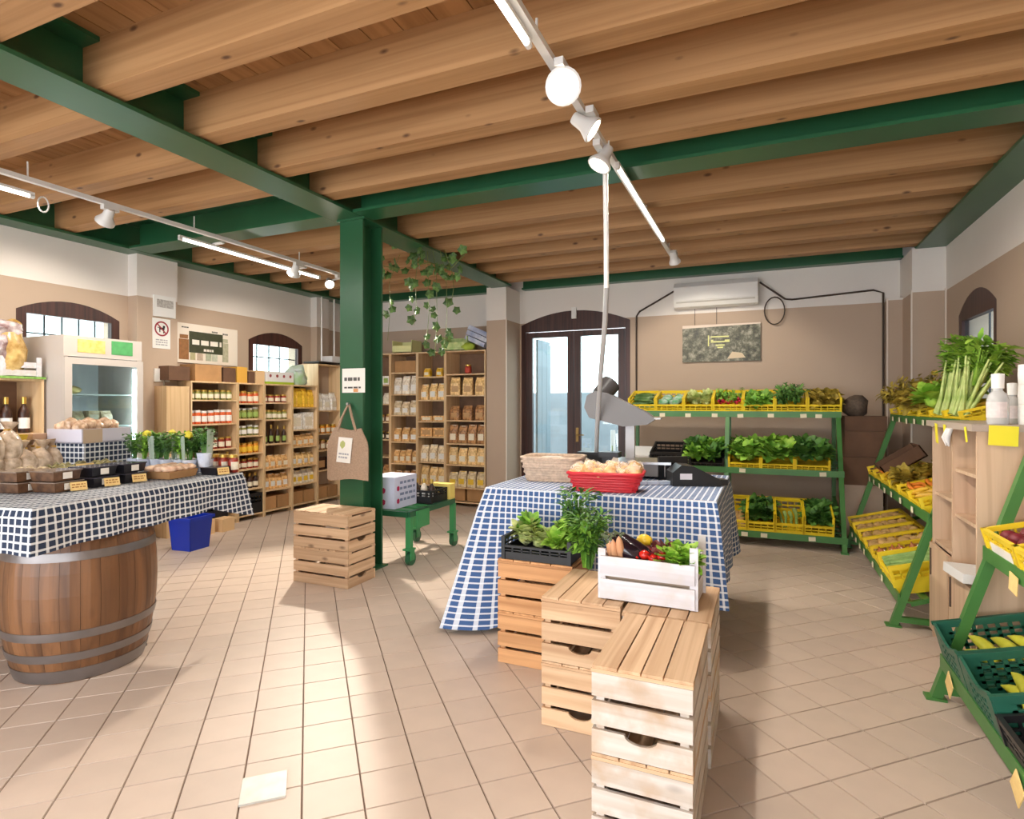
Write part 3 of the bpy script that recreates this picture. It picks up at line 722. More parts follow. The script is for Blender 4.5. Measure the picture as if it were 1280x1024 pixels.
def cloth(name, label, x0, x1, y0, y1, z, M, hem, amp, seed=0, flare=.05, flare0=None, step=.035, mat=None):
    """tablecloth with hanging folds; hem(s-point) gives the drop"""
    mb = MB(); rd = random.Random(seed)
    nx = int((x1 - x0) / step); ny = int((y1 - y0) / step)
    X = [x0 + (x1 - x0) * i / nx for i in range(nx + 1)]; Yv = [y0 + (y1 - y0) * j / ny for j in range(ny + 1)]
    vs = [(x, y, z + .002 * noise.noise(Vector((x * 5, y * 5, seed)))) for y in Yv for x in X]
    fs = []; uvs = []
    for j in range(ny):
        for i in range(nx):
            a = j * (nx + 1) + i; fs.append((a, a + 1, a + nx + 2, a + nx + 1))
            uvs.append([(X[i], Yv[j]), (X[i + 1], Yv[j]), (X[i + 1], Yv[j + 1]), (X[i], Yv[j + 1])])
    mb.add(vs, fs, 0, uvs)
    K = 12
    sides = [([(x, y0) for x in X], (0, -1)), ([(x1, y) for y in Yv], (1, 0)), ([(x, y1) for x in reversed(X)], (0, 1)), ([(x0, y) for y in reversed(Yv)], (-1, 0))]
    ring = []; s = 0
    for pts, nrm in sides:
        for i, p in enumerate(pts[:-1]):
            L = math.dist(pts[i], pts[i + 1]); ring.append((p, nrm, s, i == 0)); s += L
    n = len(ring); per = s
    cols = []
    cs = [r[2] for r in ring if r[3]] + [per]
    for (p, nrm, ss, first) in ring:
        dc = min(abs(ss - c) for c in cs); w = math.exp(-(dc / .10) ** 2)
        cx = 1 if p[0] > (x0 + x1) / 2 else -1; cy = 1 if p[1] > (y0 + y1) / 2 else -1
        dirv = Vector((nrm[0], nrm[1], 0)) * (1 - w) + Vector((cx * .7, cy * .7, 0)) * w
        dr = hem(p[0], p[1])
        fl = flare0 if (flare0 is not None and p[0] < (x0 + x1) / 2 and p[1] < (y0 + y1) / 2) else flare
        ph = ss * 2 * PI / .33 + 1.7 * noise.noise(Vector((ss * 1.3, seed, 0)))
        cols.append([(p[0] + dirv.x * q, p[1] + dirv.y * q, z - dr * t) for t in [k / K for k in range(K + 1)]
                     for q in [.012 * min(1, 6 * t) + t * amp * (0.55 + .45 * math.sin(ph)) * (dr / .5) ** .5 + fl * w * t * (dr / .5)]])
    vs = [v for c in cols for v in c]; fs = []; uvs = []
    for i in range(n):
        i2 = (i + 1) % n; sa = ring[i][2]; sb = ring[i2][2] if i2 else per
        da = hem(*ring[i][0]); db = hem(*ring[i2][0])
        for k in range(K):
            fs.append((i * (K + 1) + k, i * (K + 1) + k + 1, i2 * (K + 1) + k + 1, i2 * (K + 1) + k))
            uvs.append([(sa, da * k / K), (sa, da * (k + 1) / K), (sb, db * (k + 1) / K), (sb, db * k / K)])
    mb.add(vs, fs, 0, uvs)
    o = mb.build(name, mat or cloth_m, smooth=70); o.matrix_basis = M
    return tag(o, label, 'tablecloth')
MT = TR(-3.775, 2.31, 0, math.radians(11.3))
board = thing('table_board', 'wooden table board laid on two barrels under the check cloth', 'table', M=MT)
for k in range(6): MB().bx(-1.26 + k * .28, -.985 + k * .28, -.74, .74, .956, .992).build('plank', crateorange_m, board)
def hemL(x, y):
    if x > .40 and y > .4: return .20 + .12 * (y - .4) / .36
    return .215
cloth('tablecloth', 'navy and white check cloth over the barrel table of packed foods', -1.27, .42, -.76, .76, .996, MT, hemL, .04, 3, .10, mat=clothshade_m)
CT = (-1.72, -.25, 3.53, 4.85)
tbl = thing('counter_table', 'plain wooden counter table hidden under the long check cloth', 'table', ((CT[0] + CT[1]) / 2, (CT[2] + CT[3]) / 2, 0))
MB().box((0, 0, .905), (1.44, 1.29, .06)).build('top', crateorange_m, tbl)
for a in (-1, 1):
    for b_ in (-1, 1): MB().box((a * .66, b_ * .58, .4375), (.07, .07, .875)).build('leg', black_m, tbl)
def hemC(x, y):
    if y < CT[2] + .01:
        t = max(0, min(1, (x - CT[0] - .12) / .5)); return .905 - .31 * t
    if x < CT[0] + .01: return .905 - .25 * min(1, (y - CT[2]) / .7)
    return .60
cloth('tablecloth', 'long blue and white check cloth hanging to the floor over the central counter', *CT, .94, Matrix(), hemC, .03, 8, .06, 0.16)
# ================================================================== wooden crates
_slat = {}
def slat_mesh(L, H, T, mat, notch=False):
    k = (round(L, 3), round(H, 3), T, mat.name, notch)
    if k not in _slat:
        mb = MB()
        if not notch: mb.box((0, 0, 0), (L, T, H))
        else:
            r = min(.055, L * .18); pts = [(-L / 2, -H / 2), (L / 2, -H / 2), (L / 2, H / 2)]
            pts += [(r * math.cos(a), H / 2 - .5 * r * math.sin(a)) for a in [PI * i / 8 for i in range(9)]]
            pts += [(-L / 2, H / 2)]; n = len(pts)
            vs = [(x, -T / 2, z) for x, z in pts] + [(x, T / 2, z) for x, z in pts]
            mb.add(vs, [tuple(range(n)), tuple(range(2 * n - 1, n - 1, -1))] + [(i, n + i, n + (i + 1) % n, (i + 1) % n) for i in range(n)])
        _slat[k] = mb.mesh('slat', mat)
    return _slat[k]
def wood_crate(label, x0, x1, y0, y1, z, H, mat, group=None, rows=3, notch='y', rz=0, top=True, cat='crate', topmat=None, cover=True):
    """upturned slatted crate: sides of slats, corner posts and a floor of boards on top"""
    W_, L_ = x1 - x0, y1 - y0; rd = random.Random(int((x0 * 100 + y0 * 17 + z * 31) * 10))
    t = thing('wooden_crate', label, cat, ((x0 + x1) / 2, (y0 + y1) / 2, z), rz, group)
    T = .013; gap = .017; zt = H - .022; hs = (zt - gap * (rows - 1) - .004) / rows
    for i in range(rows):
        zc = .002 + hs / 2 + i * (hs + gap)
        for s in (-1, 1):
            o = put('end_slat', slat_mesh(W_, hs, T, mat, notch == 'y' and i == 0), t, (0, s * (L_ / 2 - T / 2), zc), rd.uniform(-.006, .006))
            o = put('side_slat', slat_mesh(L_ - 2 * T, hs, T, mat, notch == 'x' and i == 0), t, (s * (W_ / 2 - T / 2), 0, zc), PI / 2 + rd.uniform(-.004, .004))
    for a in (-1, 1):
        for b in (-1, 1):
            MB().box((a * (W_ / 2 - T - .014), b * (L_ / 2 - T - .014), zt / 2), (.028, .028, zt)).build('corner_post', mat, t)
    tm = topmat or mat
    if top:
        for s in (-1, 1): put('batten', slat_mesh(W_ + .004, .012, .05, tm), t, (0, s * (L_ / 2 - .023), zt + .006))
        n = 4; ws = [1, .8, .75, .95]; rd.shuffle(ws); tot = sum(ws); x = -W_ / 2 + .001; g = .006
        for k in range(n):
            w_ = (W_ - g * (n - 1)) * ws[k] / tot
            o = put('top_slat', slat_mesh(L_ - .004, .010, round(w_, 3), tm), t, (x + w_ / 2, 0, zt + .017), PI / 2); x += w_ + g
    return t
zc_ = .30
for k in range(2):
    lv = ('lower', 'upper')[k]; z = k * (zc_ + .001)
    wood_crate(lv + ' whitewashed fruit crate of the foremost crate stack', -.545, -.21, 1.95, 2.50, z, zc_, cratewhite_m, 'wooden display crates', topmat=crate_m)
    wood_crate(lv + ' whitewashed fruit crate under the white vegetable box', -.565, -.20, 2.515, 3.02, z, zc_, cratewhite_m, 'wooden display crates', topmat=crate_m)
    wood_crate(lv + ' pale wooden crate between the white box and the tan crates', -.955, -.585, 2.555, 3.055, z, zc_, crate_m, 'wooden display crates')
    wood_crate(lv + ' tan wooden crate under the black crate of lettuce', -1.42, -.97, 3.075, 3.43, z, zc_, crateorange_m, 'wooden display crates', notch='none')
    wood_crate(lv + ' pinkish wooden crate at the foot of the green column', -3.655, -3.085, 3.79, 4.15, z, zc_, crate_m, 'crates at the column', notch='x')

# white vegetable box (open)
wb = thing('white_box', 'white painted wooden box of aubergines and salad on the crates', 'crate', (-.48, 2.775, .602), math.radians(-1.5))
for s in (-1, 1):
    for i in range(2): put('side_slat', slat_mesh(.42, .088, .012, cratewhite2_m), wb, (0, s * .15, .006 + .044 + i * .104))
    for i in range(2): put('end_slat', slat_mesh(.288, .088, .012, cratewhite2_m), wb, (s * .204, 0, .05 + i * .104), PI / 2)
    for b in (-1, 1): MB().box((s * .205, b * .138, .115 + .02 * (s > 0)), (.035, .012, .23 + .04 * (s > 0))).build('corner_post', cratewhite2_m, wb)
for i in range(4): put('floor_slat', slat_mesh(.39, .008, .065, cratewhite2_m), wb, (0, -.108 + i * .072, .006))

# ================================================================== plastic crates
_pc = {}
def plastic_crate_mesh(w, d, h, mat, low_front=False):
    k = (w, d, h, mat.name, low_front)
    if k in _pc: return _pc[k]
    mb = MB(); T = .010
    mb.bx(-w / 2, w / 2, -d / 2, d / 2, 0, .008)
    def wl(x0, y0, x1, y1, hh):
        p0 = Vector((x0, y0, 0)); p1 = Vector((x1, y1, 0)); U = Vector((0, 0, 1)); n = max(3, int((p1 - p0).length / .055))
        mb.bar(p0 + U * hh * .26, p1 + U * hh * .26, T, hh * .52); mb.bar(p0 + U * hh * .66, p1 + U * hh * .66, T, hh * .07); mb.bar(p0 + U * hh * .92, p1 + U * hh * .92, T * 1.8, hh * .16)
        for i in range(n + 1):
            q = p0.lerp(p1, i / n); mb.box((q.x, q.y, hh * .68), (T, T, hh * .36))
    hf = h * .62 if low_front else h
    wl(-w / 2, -d / 2, w / 2, -d / 2, hf); wl(-w / 2, d / 2, w / 2, d / 2, h); wl(-w / 2, -d / 2, -w / 2, d / 2, h); wl(w / 2, -d / 2, w / 2, d / 2, h)
    for a in (-1, 1):
        for b in (-1, 1): mb.box((a * w / 2, b * d / 2, h / 2), (.022, .022, h))
    _pc[k] = mb.mesh('plastic_crate', mat)
    return _pc[k]

# ================================================================== vegetables (prototype meshes, shared)
def leafmat(name, a, b): return P(name, a, .5, col2=b, var=.12, nscale=14, rnd=.12, spec=.35)
lf_green = leafmat('leaf_green', (84, 138, 40), (150, 192, 74))
lf_dark = leafmat('leaf_dark', (44, 90, 32), (98, 142, 60))
lf_lime = leafmat('leaf_lime', (112, 166, 40), (172, 206, 84))
lf_pale = leafmat('leaf_pale', (164, 184, 92), (220, 224, 160))
lf_red = leafmat('leaf_red', (96, 34, 44), (150, 84, 72))
lf_bronze = leafmat('leaf_bronze', (132, 112, 36), (190, 166, 70))
def lettuce_mesh(name, mat, R, n, seed, ruffle=.25, up=.5):
    rd = random.Random(seed); mb = MB()
    for i in range(n):
        a = i * 2.399 + rd.uniform(-.3, .3); t = (i + .5) / n
        el = .15 + 1.25 * (1 - t) * up + rd.uniform(-.15, .25)
        d = Vector((math.cos(a) * math.cos(el), math.sin(a) * math.cos(el), math.sin(el)))
        mb.leaf(Vector((0, 0, R * .25)) + d * R * .12, d, Vector((0, 0, 1)), R * rd.uniform(.85, 1.15), R * rd.uniform(.55, .85), rd.uniform(.05, .45), 0, 4, ruffle, rd)
    mb.blob((0, 0, R * .32), R * .42, seed, .3, 1)
    return mb.mesh(name, mat, 80)
def herb_mesh(name, mat, R, H, n, seed, lw=.5):
    """loose bunch: many small leaves on upright stems"""
    rd = random.Random(seed); mb = MB()
    for i in range(n):
        a = rd.uniform(0, 2 * PI); r = R * rd.random() ** .5; z = H * rd.uniform(.35, 1)
        k = z / H
        p = Vector((math.cos(a) * r * k, math.sin(a) * r * k, z))
        d = Vector((math.cos(a + rd.uniform(-1, 1)), math.sin(a + rd.uniform(-1, 1)), rd.uniform(-.3, .9)))
        mb.leaf(p, d, Vector((0, 0, 1)), R * rd.uniform(.35, .6), R * lw * rd.uniform(.4, .7), rd.uniform(0, .5), 0, 2, .2, rd)
    for i in range(max(4, n // 10)):
        a = rd.uniform(0, 2 * PI); r = R * .6 * rd.random()
        mb.tube([(math.cos(a) * r * .2, math.sin(a) * r * .2, 0), (math.cos(a) * r, math.sin(a) * r, H * .8)], .004, 4)
    return mb.mesh(name, mat, 80)
LET = {}
for nm, mt in (('green', lf_green), ('dark', lf_dark), ('lime', lf_lime), ('pale', lf_pale), ('red', lf_red), ('bronze', lf_bronze)):
    LET[nm] = [lettuce_mesh('lettuce_' + nm, mt, .10, 26, 10 + s, .28, .85) for s in (0, 1)]
HERB = {nm: [herb_mesh('herb_' + nm, mt, .09, .17, 90, 20 + s) for s in (0, 1)] for nm, mt in (('green', lf_green), ('dark', lf_dark), ('lime', lf_lime), ('bronze', lf_bronze))}
potato_m = P('potato_skin', (200, 160, 100), .75, var=.12, nscale=9, rnd=.1)
POTATO = [MB().blob((0, 0, 0), .034, s, .25, 2, 1.3, stretch=(1.3, 1, .85)).mesh('potato', potato_m, 80) for s in (1, 2, 3)]
onion_m = P('onion_skin', (176, 104, 56), .4, var=.12, nscale=8, rnd=.1)
ONION = [MB().lathe([(.002, -.03), (.02, -.027), (.034, -.008), (.034, .006), (.02, .026), (.007, .034), (.004, .05)], 12).mesh('onion', onion_m, 60)]
tom_m = P('tomato_skin', (200, 40, 28), .25, rnd=.1)
TOM = [MB().blob((0, 0, 0), .032, 4, .06, 2, 1.0, stretch=(1, 1, .85)).mesh('tomato', tom_m, 80)]
beet_m = P('beet_skin', (120, 24, 40), .5, var=.1, rnd=.12)
BEET = [MB().blob((0, 0, 0), .034, 6, .1, 2, 1.0, stretch=(1, 1, .9)).mesh('beetroot', beet_m, 80)]
def capsule(name, mat, L, r, bend, n=9, taper=.5):
    pts = []; rs = []
    for i in range(n + 1):
        t = i / n; x = (t - .5) * L
        pts.append((x, bend * (1 - (2 * t - 1) ** 2), 0)); rs.append(max(.0015, r * min(1, (1 - abs(2 * t - 1) ** 3)) * (1 - taper * .5 * t)))
    return MB().tube(pts, rs, 10).mesh(name, mat, 70)
COUR = [capsule('courgette', P('courgette_skin', (48, 84, 36), .35, col2=(92, 124, 62), var=.1, nscale=30, rnd=.1), .22, .022, .01, taper=.2)]
SQUASH = [capsule('squash', P('squash_skin', (178, 178, 44), .35, col2=(206, 200, 70), var=.06, rnd=.08), .32, .030, .035, taper=.3)]
CARROT = [capsule('carrot', P('carrot_skin', (224, 128, 40), .5, var=.08, rnd=.1), .17, .018, .004, taper=1.6)]
CHILI = [capsule('pepper', P('pepper_skin', (208, 160, 40), .4, var=.1, rnd=.12), .13, .022, .012, taper=.8)]
LEEK_g = P('leek_green', (108, 148, 70), .5, col2=(160, 184, 110), var=.08)
LEEK = [MB().tube([(-.22, 0, 0), (0, 0, 0), (.1, 0, .004), (.24, .02, .01)], [.018, .018, .024, .03], 8).mesh('leek', LEEK_g, 60)]
GARLIC = [MB().lathe([(.002, -.02), (.022, -.014), (.027, 0), (.016, .016), (.005, .026), (.004, .05)], 10).mesh('garlic', P('garlic_skin', (226, 214, 200), .6, rnd=.05), 60)]

def scatter(M, protos, name, label, cat, nx, ny, w, d, z, jit=.3, sc=1.0, rot=None, layers=1, tilt=.3, seed=0, group=None):
    rd = random.Random(seed); out = []
    for ly in range(layers):
        for i in range(nx):
            for j in range(ny):
                x = -w / 2 + w * (i + .5) / nx + rd.uniform(-jit, jit) * w / nx; y = -d / 2 + d * (j + .5) / ny + rd.uniform(-jit, jit) * d / ny
                rz = rd.uniform(0, 2 * PI) if rot is None else rot + rd.uniform(-.2, .2)
                T = M @ TR(x, y, z + ly * .045, rz, rd.uniform(-tilt, tilt), rd.uniform(-tilt, tilt)) @ Matrix.Scale(sc * rd.uniform(.9, 1.12), 4)
                o = put(name, rd.choice(protos), M=T); out.append(tag(o, label, cat, group or label))
    return out

# ================================================================== display racks
def rack(label, M, L, slope, levels, zt, depth=.44, tilt=.26, posts=None, backy=.80):
    """green steel A-rack: leaning posts, upright backs, sloping trays with rails; returns tray matrices"""
    t = thing('vegetable_rack', label, 'rack', M=M)
    for x in (posts or (0.02, L - .02)):
        MB().bar((x, 0, 0), (x, slope * zt, zt), .045, .045).build('leaning_post', rackgreen_m, t)
        MB().bar((x, backy, 0), (x, backy, zt), .04, .04).build('back_post', rackgreen_m, t)
        MB().bar((x, .02, .05), (x, backy, .05), .035, .035).build('foot_bar', rackgreen_m, t)
        MB().bar((x, .10, .16), (x, backy - .02, .42), .03, .03).build('strut', rackgreen_m, t)
        MB().box((x, 0, .006), (.07, .09, .012)).build('foot_plate', rackgreen_m, t)
    outs = []
    for (z, dp) in levels:
        y0 = slope * z - .02; ct, st = math.cos(tilt), math.sin(tilt)
        MB().bx(0, L, y0 - .008, y0 + .004, z - .012, z + .055).build('front_rail', rackgreen_m, t)
        MB().bx(0, L, y0 + dp * ct - .01, y0 + dp * ct + .01, z + dp * st - .03, z + dp * st + .005).build('back_rail', rackgreen_m, t)
        n = 5
        for i in range(n):
            f = (i + .5) / n * dp
            MB().bar((0, y0 + f * ct, z + f * st - .01), (L, y0 + f * ct, z + f * st - .01), .05, .012).build('tray_slat', rackgreen_m, t)
        outs.append(M @ TR(0, y0 + .006, z, 0, tilt))
    return t, outs
def price_tags(rk, M, xs, y, z, seed, rd=None):
    rd = random.Random(seed)
    me = MB().bx(-.032, .032, -.002, 0, -.022, .022).mesh('price_tag', P('price_tag', (226, 216, 186), .7))
    for x in xs:
        o = put('price_tag', me, rk, (x, y - .012, z + rd.uniform(-.004, .004))); o.rotation_euler = (0, rd.uniform(-.06, .06), 0)
def crate_on(Mt, x, w, d, h, mat, label, group, low=True, y=None):
    T = Mt @ TR(x, (d / 2 + .012) if y is None else y, .004)
    o = put('plastic_crate', plastic_crate_mesh(w, d, h, mat, low), M=T)
    tag(o, label, 'crate', group)
    return T @ TR(0, 0, .012)

# ---- rack by the door
MBk = TR(-1.55, 6.66, 0)
rkB, (tb0, tb1, tb2) = rack('green vegetable rack standing under the air conditioner', MBk, 2.32, .42, [(.10, .5), (.74, .46), (1.36, .42)], 1.44, posts=(0.03, 1.16, 2.29), backy=1.0)
price_tags(rkB, MBk, [.10, .42, .72, 1.02, 1.30, 1.62, 1.95, 2.1], .42 * 1.36 - .028, 1.365, 1)
price_tags(rkB, MBk, [1.33, 2.12], .42 * .74 - .028, .76, 2); price_tags(rkB, MBk, [1.36, 1.55, 2.0], .42 * .10 - .028, .12, 3)
GB = 'crates on the rack under the air conditioner'
top = [('courgettes', COUR, 'courgette', 'dark green courgette', 'courgette'), ('wrapped salads', None, '', '', ''), ('pale lettuces', LET['pale'], 'lettuce', 'pale green lettuce', 'lettuce'), ('radishes', None, '', '', ''),
       ('green lettuces', LET['green'], 'lettuce', 'bright green lettuce', 'lettuce'), ('spinach bunches', HERB['dark'], 'spinach_bunch', 'dark green spinach bunch', 'spinach'), ('bronze lettuces', LET['bronze'], 'lettuce', 'bronze leaf lettuce', 'lettuce')]
for k, (nm, pr, on, lb, ct) in enumerate(top):
    T = crate_on(tb2, .175 + k * .33, .315, .38, .21, yellow_m, 'yellow crate of %s on the top tier under the air conditioner' % nm, GB)
    wl = 'the top-tier crate of ' + nm
    if nm == 'courgettes': scatter(T, pr, on, lb + ' in ' + wl, ct, 1, 6, .20, .32, .07, .15, 1.15, 0, 3, .05, k)
    elif nm == 'wrapped salads':
        wr = P('wrap_film', (206, 222, 214), .2, col2=(90, 160, 110), var=.1, nscale=18, rnd=.1)
        pm_ = [MB().blob((0, 0, 0), .06, s, .35, 2, 1.8, stretch=(1.0, 1.0, .8)).mesh('salad_pack', wr, 60) for s in (1, 2)]
        scatter(T, pm_, 'salad_pack', 'film-wrapped salad pack in the top-tier yellow crate', 'salad pack', 2, 3, .27, .34, .12, .15, 1.1, None, 1, .3, k)
    elif nm == 'radishes':
        rdm = P('radish_skin', (196, 30, 70), .35, rnd=.1); rme = MB().blob((0, 0, 0), .017, 3, .08, 1).mesh('radish', rdm, 80)
        for q in range(6):
            o = put('radish_bunch', HERB['green'][q % 2], M=T @ TR(-.09 + .09 * (q % 3), .06 + .10 * (q // 3), .10, q, -.9) @ Matrix.Scale(.75, 4))
            tag(o, 'leafy bunch of red radishes in the top-tier crate', 'radishes', 'radish bunches')
            for i in range(7): put('radish', rme, o, (.04 * math.cos(i * .9), .04 * math.sin(i * .9), -.02 + .03 * (i % 2)), scale=1.5)
    else: scatter(T, pr, on, lb + ' in ' + wl, ct, 2, 3, .27, .34, .085, .15, 1.05 if pr is not HERB['dark'] else 1.1, None, 1, .35, k)
mid = [('yellow', 'curly green endive', LET['green'], 'endive'), ('yellow', 'pale lettuce', LET['lime'], 'lettuce'), ('yellow', 'dark green chard', LET['dark'], 'chard')]
T = crate_on(tb1, .95, .36, .40, .15, black_m, 'black crate of endive on the middle tier under the air conditioner', GB)
scatter(T, LET['green'] + LET['dark'], 'endive', 'leafy endive heaped in the black crate on the middle tier', 'endive', 3, 3, .40, .40, .11, .2, 1.35, None, 1, .4, 31)
for k, (cm, nm, pr, ct) in enumerate(mid):
    T = crate_on(tb1, 1.35 + k * .335, .32, .40, .17, yellow_m, 'yellow crate of %s on the middle tier under the air conditioner' % nm, GB)
    scatter(T, pr if k != 1 else LET['lime'] + LET['green'], ct, nm + ' head in the middle-tier yellow crate', ct, 2, 3, .28, .36, .11 + .02 * (k > 0), .2, 1.4, None, 1, .4, 40 + k)
T = crate_on(tb1, .50, .34, .38, .20, black_m, 'empty black crate on the middle tier under the air conditioner', GB, False)
o = put('carton', MB().box((0, 0, .07), (.26, .34, .14)).mesh('carton', white_m), M=tb1 @ TR(.17, .2, .006)); tag(o, 'plain white carton on the middle tier beside the black crate', 'carton')
bot = [('potatoes', POTATO, 'potato', 'washed yellow potato', 'potato'), ('cabbage greens', LET['dark'], 'cabbage', 'dark leafy cabbage', 'cabbage'), ('leeks', LEEK, 'leek', 'long green leek', 'leek'), ('chard', LET['dark'], 'chard', 'dark chard head', 'chard')]
for k, (nm, pr, on, lb, ct) in enumerate(bot):
    T = crate_on(tb0, 1.30 + k * .27 - .05, .26, .44, .26, yellow_m, 'yellow crate of %s on the bottom tier under the air conditioner' % nm, GB)
    if on == 'potato': scatter(T, pr, on, lb + ' in the bottom-tier crate', ct, 3, 6, .22, .40, .05, .2, 1.1, None, 1, .5, 60)
    elif on == 'leek': scatter(T, pr, on, lb + ' lying in the bottom-tier yellow crate', ct, 4, 1, .2, .3, .10, .1, .75, PI / 2, 1, .1, 61)
    else: scatter(T, pr, on, lb + ' in the bottom-tier crate of ' + nm, ct, 2, 3, .2, .36, .12, .2, 1.25, None, 1, .4, 62 + k)
for k in range(3):
    crate_on(tb0, .25 + k * .36, .34, .44, .24, yellow_m, '%s empty yellow crate on the bottom tier behind the counter' % ORD[k], GB)

# ---- racks along the window wall (local x runs from the far end towards the camera)
MR1 = Matrix(((0, 1, 0, .80), (-1, 0, 0, 7.02), (0, 0, 1, 0), (0, 0, 0, 1)))
rk1, (ta0, ta1, ta2) = rack('green sloping vegetable rack between the cabinet and the corner', MR1, 2.40, .31, [(.17, .52), (.72, .46), (1.34, .38)], 1.39)
price_tags(rk1, MR1, [.3, .55, .8, 1.05, 1.5, 1.9], .31 * .17 - .028, .19, 4); price_tags(rk1, MR1, [.15, .4, .7, .95, 1.25, 1.6, 2.0], .31 * .72 - .028, .735, 5); price_tags(rk1, MR1, [.2, .5, .8, 1.1, 1.4, 1.7, 2.1], .31 * 1.34 - .028, 1.35, 6)
GR = 'crates on the rack between cabinet and corner'
for k in range(5):
    T = crate_on(ta0, .20 + k * .345, .33, .46, .15, yellow_m, 'yellow plastic crate of %s, %s from the corner on the bottom tier' % ('potatoes' if k < 4 else 'onions and garlic', ORD[k]), GR)
    if k < 4: scatter(T, POTATO, 'potato', 'brown skinned potato in the %s bottom-tier crate from the corner' % ORD[k], 'potato', 4, 6, .29, .42, .085, .25, 1.2, None, 1, .5, 70 + k)
    else:
        scatter(T, ONION, 'onion', 'brown onion in the bottom-tier crate of the window rack', 'onion', 2, 6, .15, .42, .10, .2, 1.15, None, 1, .5, 75)
        scatter(T @ TR(.09, 0, 0), GARLIC, 'garlic', 'white garlic bulb in the bottom-tier crate of the window rack', 'garlic', 2, 6, .12, .42, .09, .2, 1.2, None, 1, .5, 76)
T = crate_on(ta0, 2.05, .42, .46, .20, yellow_m, 'deep yellow crate of leeks on the bottom tier by the cabinet', GR)
scatter(T, LEEK, 'leek', 'long leek in the deep crate by the cabinet', 'leek', 6, 1, .36, .3, .16, .1, .95, PI / 2, 1, .08, 77)
midr = [('brown box', None), ('carrots', CARROT), ('peppers', CHILI), ('chicory', LET['bronze']), ('carrots', CARROT), ('yellow peppers', CHILI)]
for k, (nm, pr) in enumerate(midr):
    if k == 0:
        o = put('carton', MB().bx(-.16, .16, -.19, .19, 0, .012).bx(-.16, .16, -.19, -.178, 0, .12).bx(-.16, .16, .178, .19, 0, .12).bx(-.16, -.148, -.19, .19, 0, .12).bx(.148, .16, -.19, .19, 0, .12).mesh('carton', carddark_m), M=ta1 @ TR(.5, .25, .14, 0, .35))
        tag(o, 'open brown carton leaning on the middle tier of the window rack', 'carton')
        T = crate_on(ta1, .19, .32, .40, .13, yellow_m, 'yellow plastic crate of onions, first from the corner on the middle tier', GR)
        scatter(T, ONION, 'onion', 'brown onion in the first middle-tier crate from the corner', 'onion', 3, 5, .26, .36, .07, .2, 1.0, None, 1, .5, 80)
        continue
    T = crate_on(ta1, .19 + k * .37, .345, .40, .13, yellow_m, 'yellow plastic crate of %s, %s from the corner on the middle tier' % (nm, ORD[k]), GR)
    if pr is CARROT: scatter(T, pr, 'carrot', 'orange carrot in the %s middle-tier crate from the corner' % ORD[k], 'carrot', 2, 8, .26, .36, .11, .2, 1.2, 0, 1, .2, 80 + k)
    elif pr is CHILI: scatter(T, pr, 'pepper', 'yellow pepper in the %s middle-tier crate from the corner' % ORD[k], 'pepper', 3, 5, .30, .36, .11, .2, 1.2, None, 1, .4, 80 + k)
    else: scatter(T, pr, 'chicory', 'bronze chicory head in the middle-tier crate', 'chicory', 3, 3, .30, .36, .09, .2, 1.0, None, 1, .4, 80 + k)
GT = 'crates on the top tier of the window rack'
for k in range(6):
    nm = ('bronze chicory', 'bronze chicory', 'red leaf salad', 'green endive', 'celery', 'celery')[k]
    T = crate_on(ta2, .22 + k * .385, .36, .34, .11, yellow_m, 'yellow plastic crate of %s, %s from the corner on the top tier' % (nm, ORD[k]), GT)
    if k < 3: scatter(T, LET['bronze'] + (LET['red'] if k == 2 else HERB['bronze']), 'chicory', 'bronze leaf chicory in the %s top-tier crate from the corner' % ORD[k], 'chicory', 3, 3, .30, .32, .10, .2, 1.1 + .2 * k, None, 1, .4, 90 + k)
    elif k == 3: scatter(T, LET['lime'] + LET['bronze'], 'endive', 'loose green endive beside the celery on the top tier', 'endive', 3, 3, .30, .30, .11, .2, 1.4, None, 1, .4, 95)
cel_m = P('celery_stalk', (150, 178, 84), .4, col2=(206, 216, 140), var=.06, nscale=12)
st_me = MB().tube([(0, 0, 0), (.0, .004, .12), (.004, .0, .26), (.012, 0, .40)], [.015, .012, .010, .006], 7).mesh('stalk', cel_m, 60)
cl_me = [herb_mesh('celery_leaves', lf_green, .13, .22, 110, 5 + s, .6) for s in (0, 1)] + [herb_mesh('celery_leaves', lf_lime, .13, .22, 110, 8, .6)]
for q in range(6):
    T = ta2 @ TR(1.66 + q * .105, .04 + .02 * (q % 2), .07, .15 * math.sin(q * 2), -.62 + .12 * math.sin(q * 3), 0)
    c = thing('celery', 'leafy celery head in the top-tier yellow crates, %s from the cabinet' % ORD[5 - q], 'celery', M=T, group='celery heads')
    for i in range(9):
        a = i * 2.4; r = .014 + .006 * (i % 3)
        put('stalk', st_me, c, (r * math.cos(a), r * math.sin(a), 0), (.26 * math.sin(a) * -1, .26 * math.cos(a), a))
    put('leaves', cl_me[q % 3], c, (0, 0, .21), q * 1.1, scale=1.35)
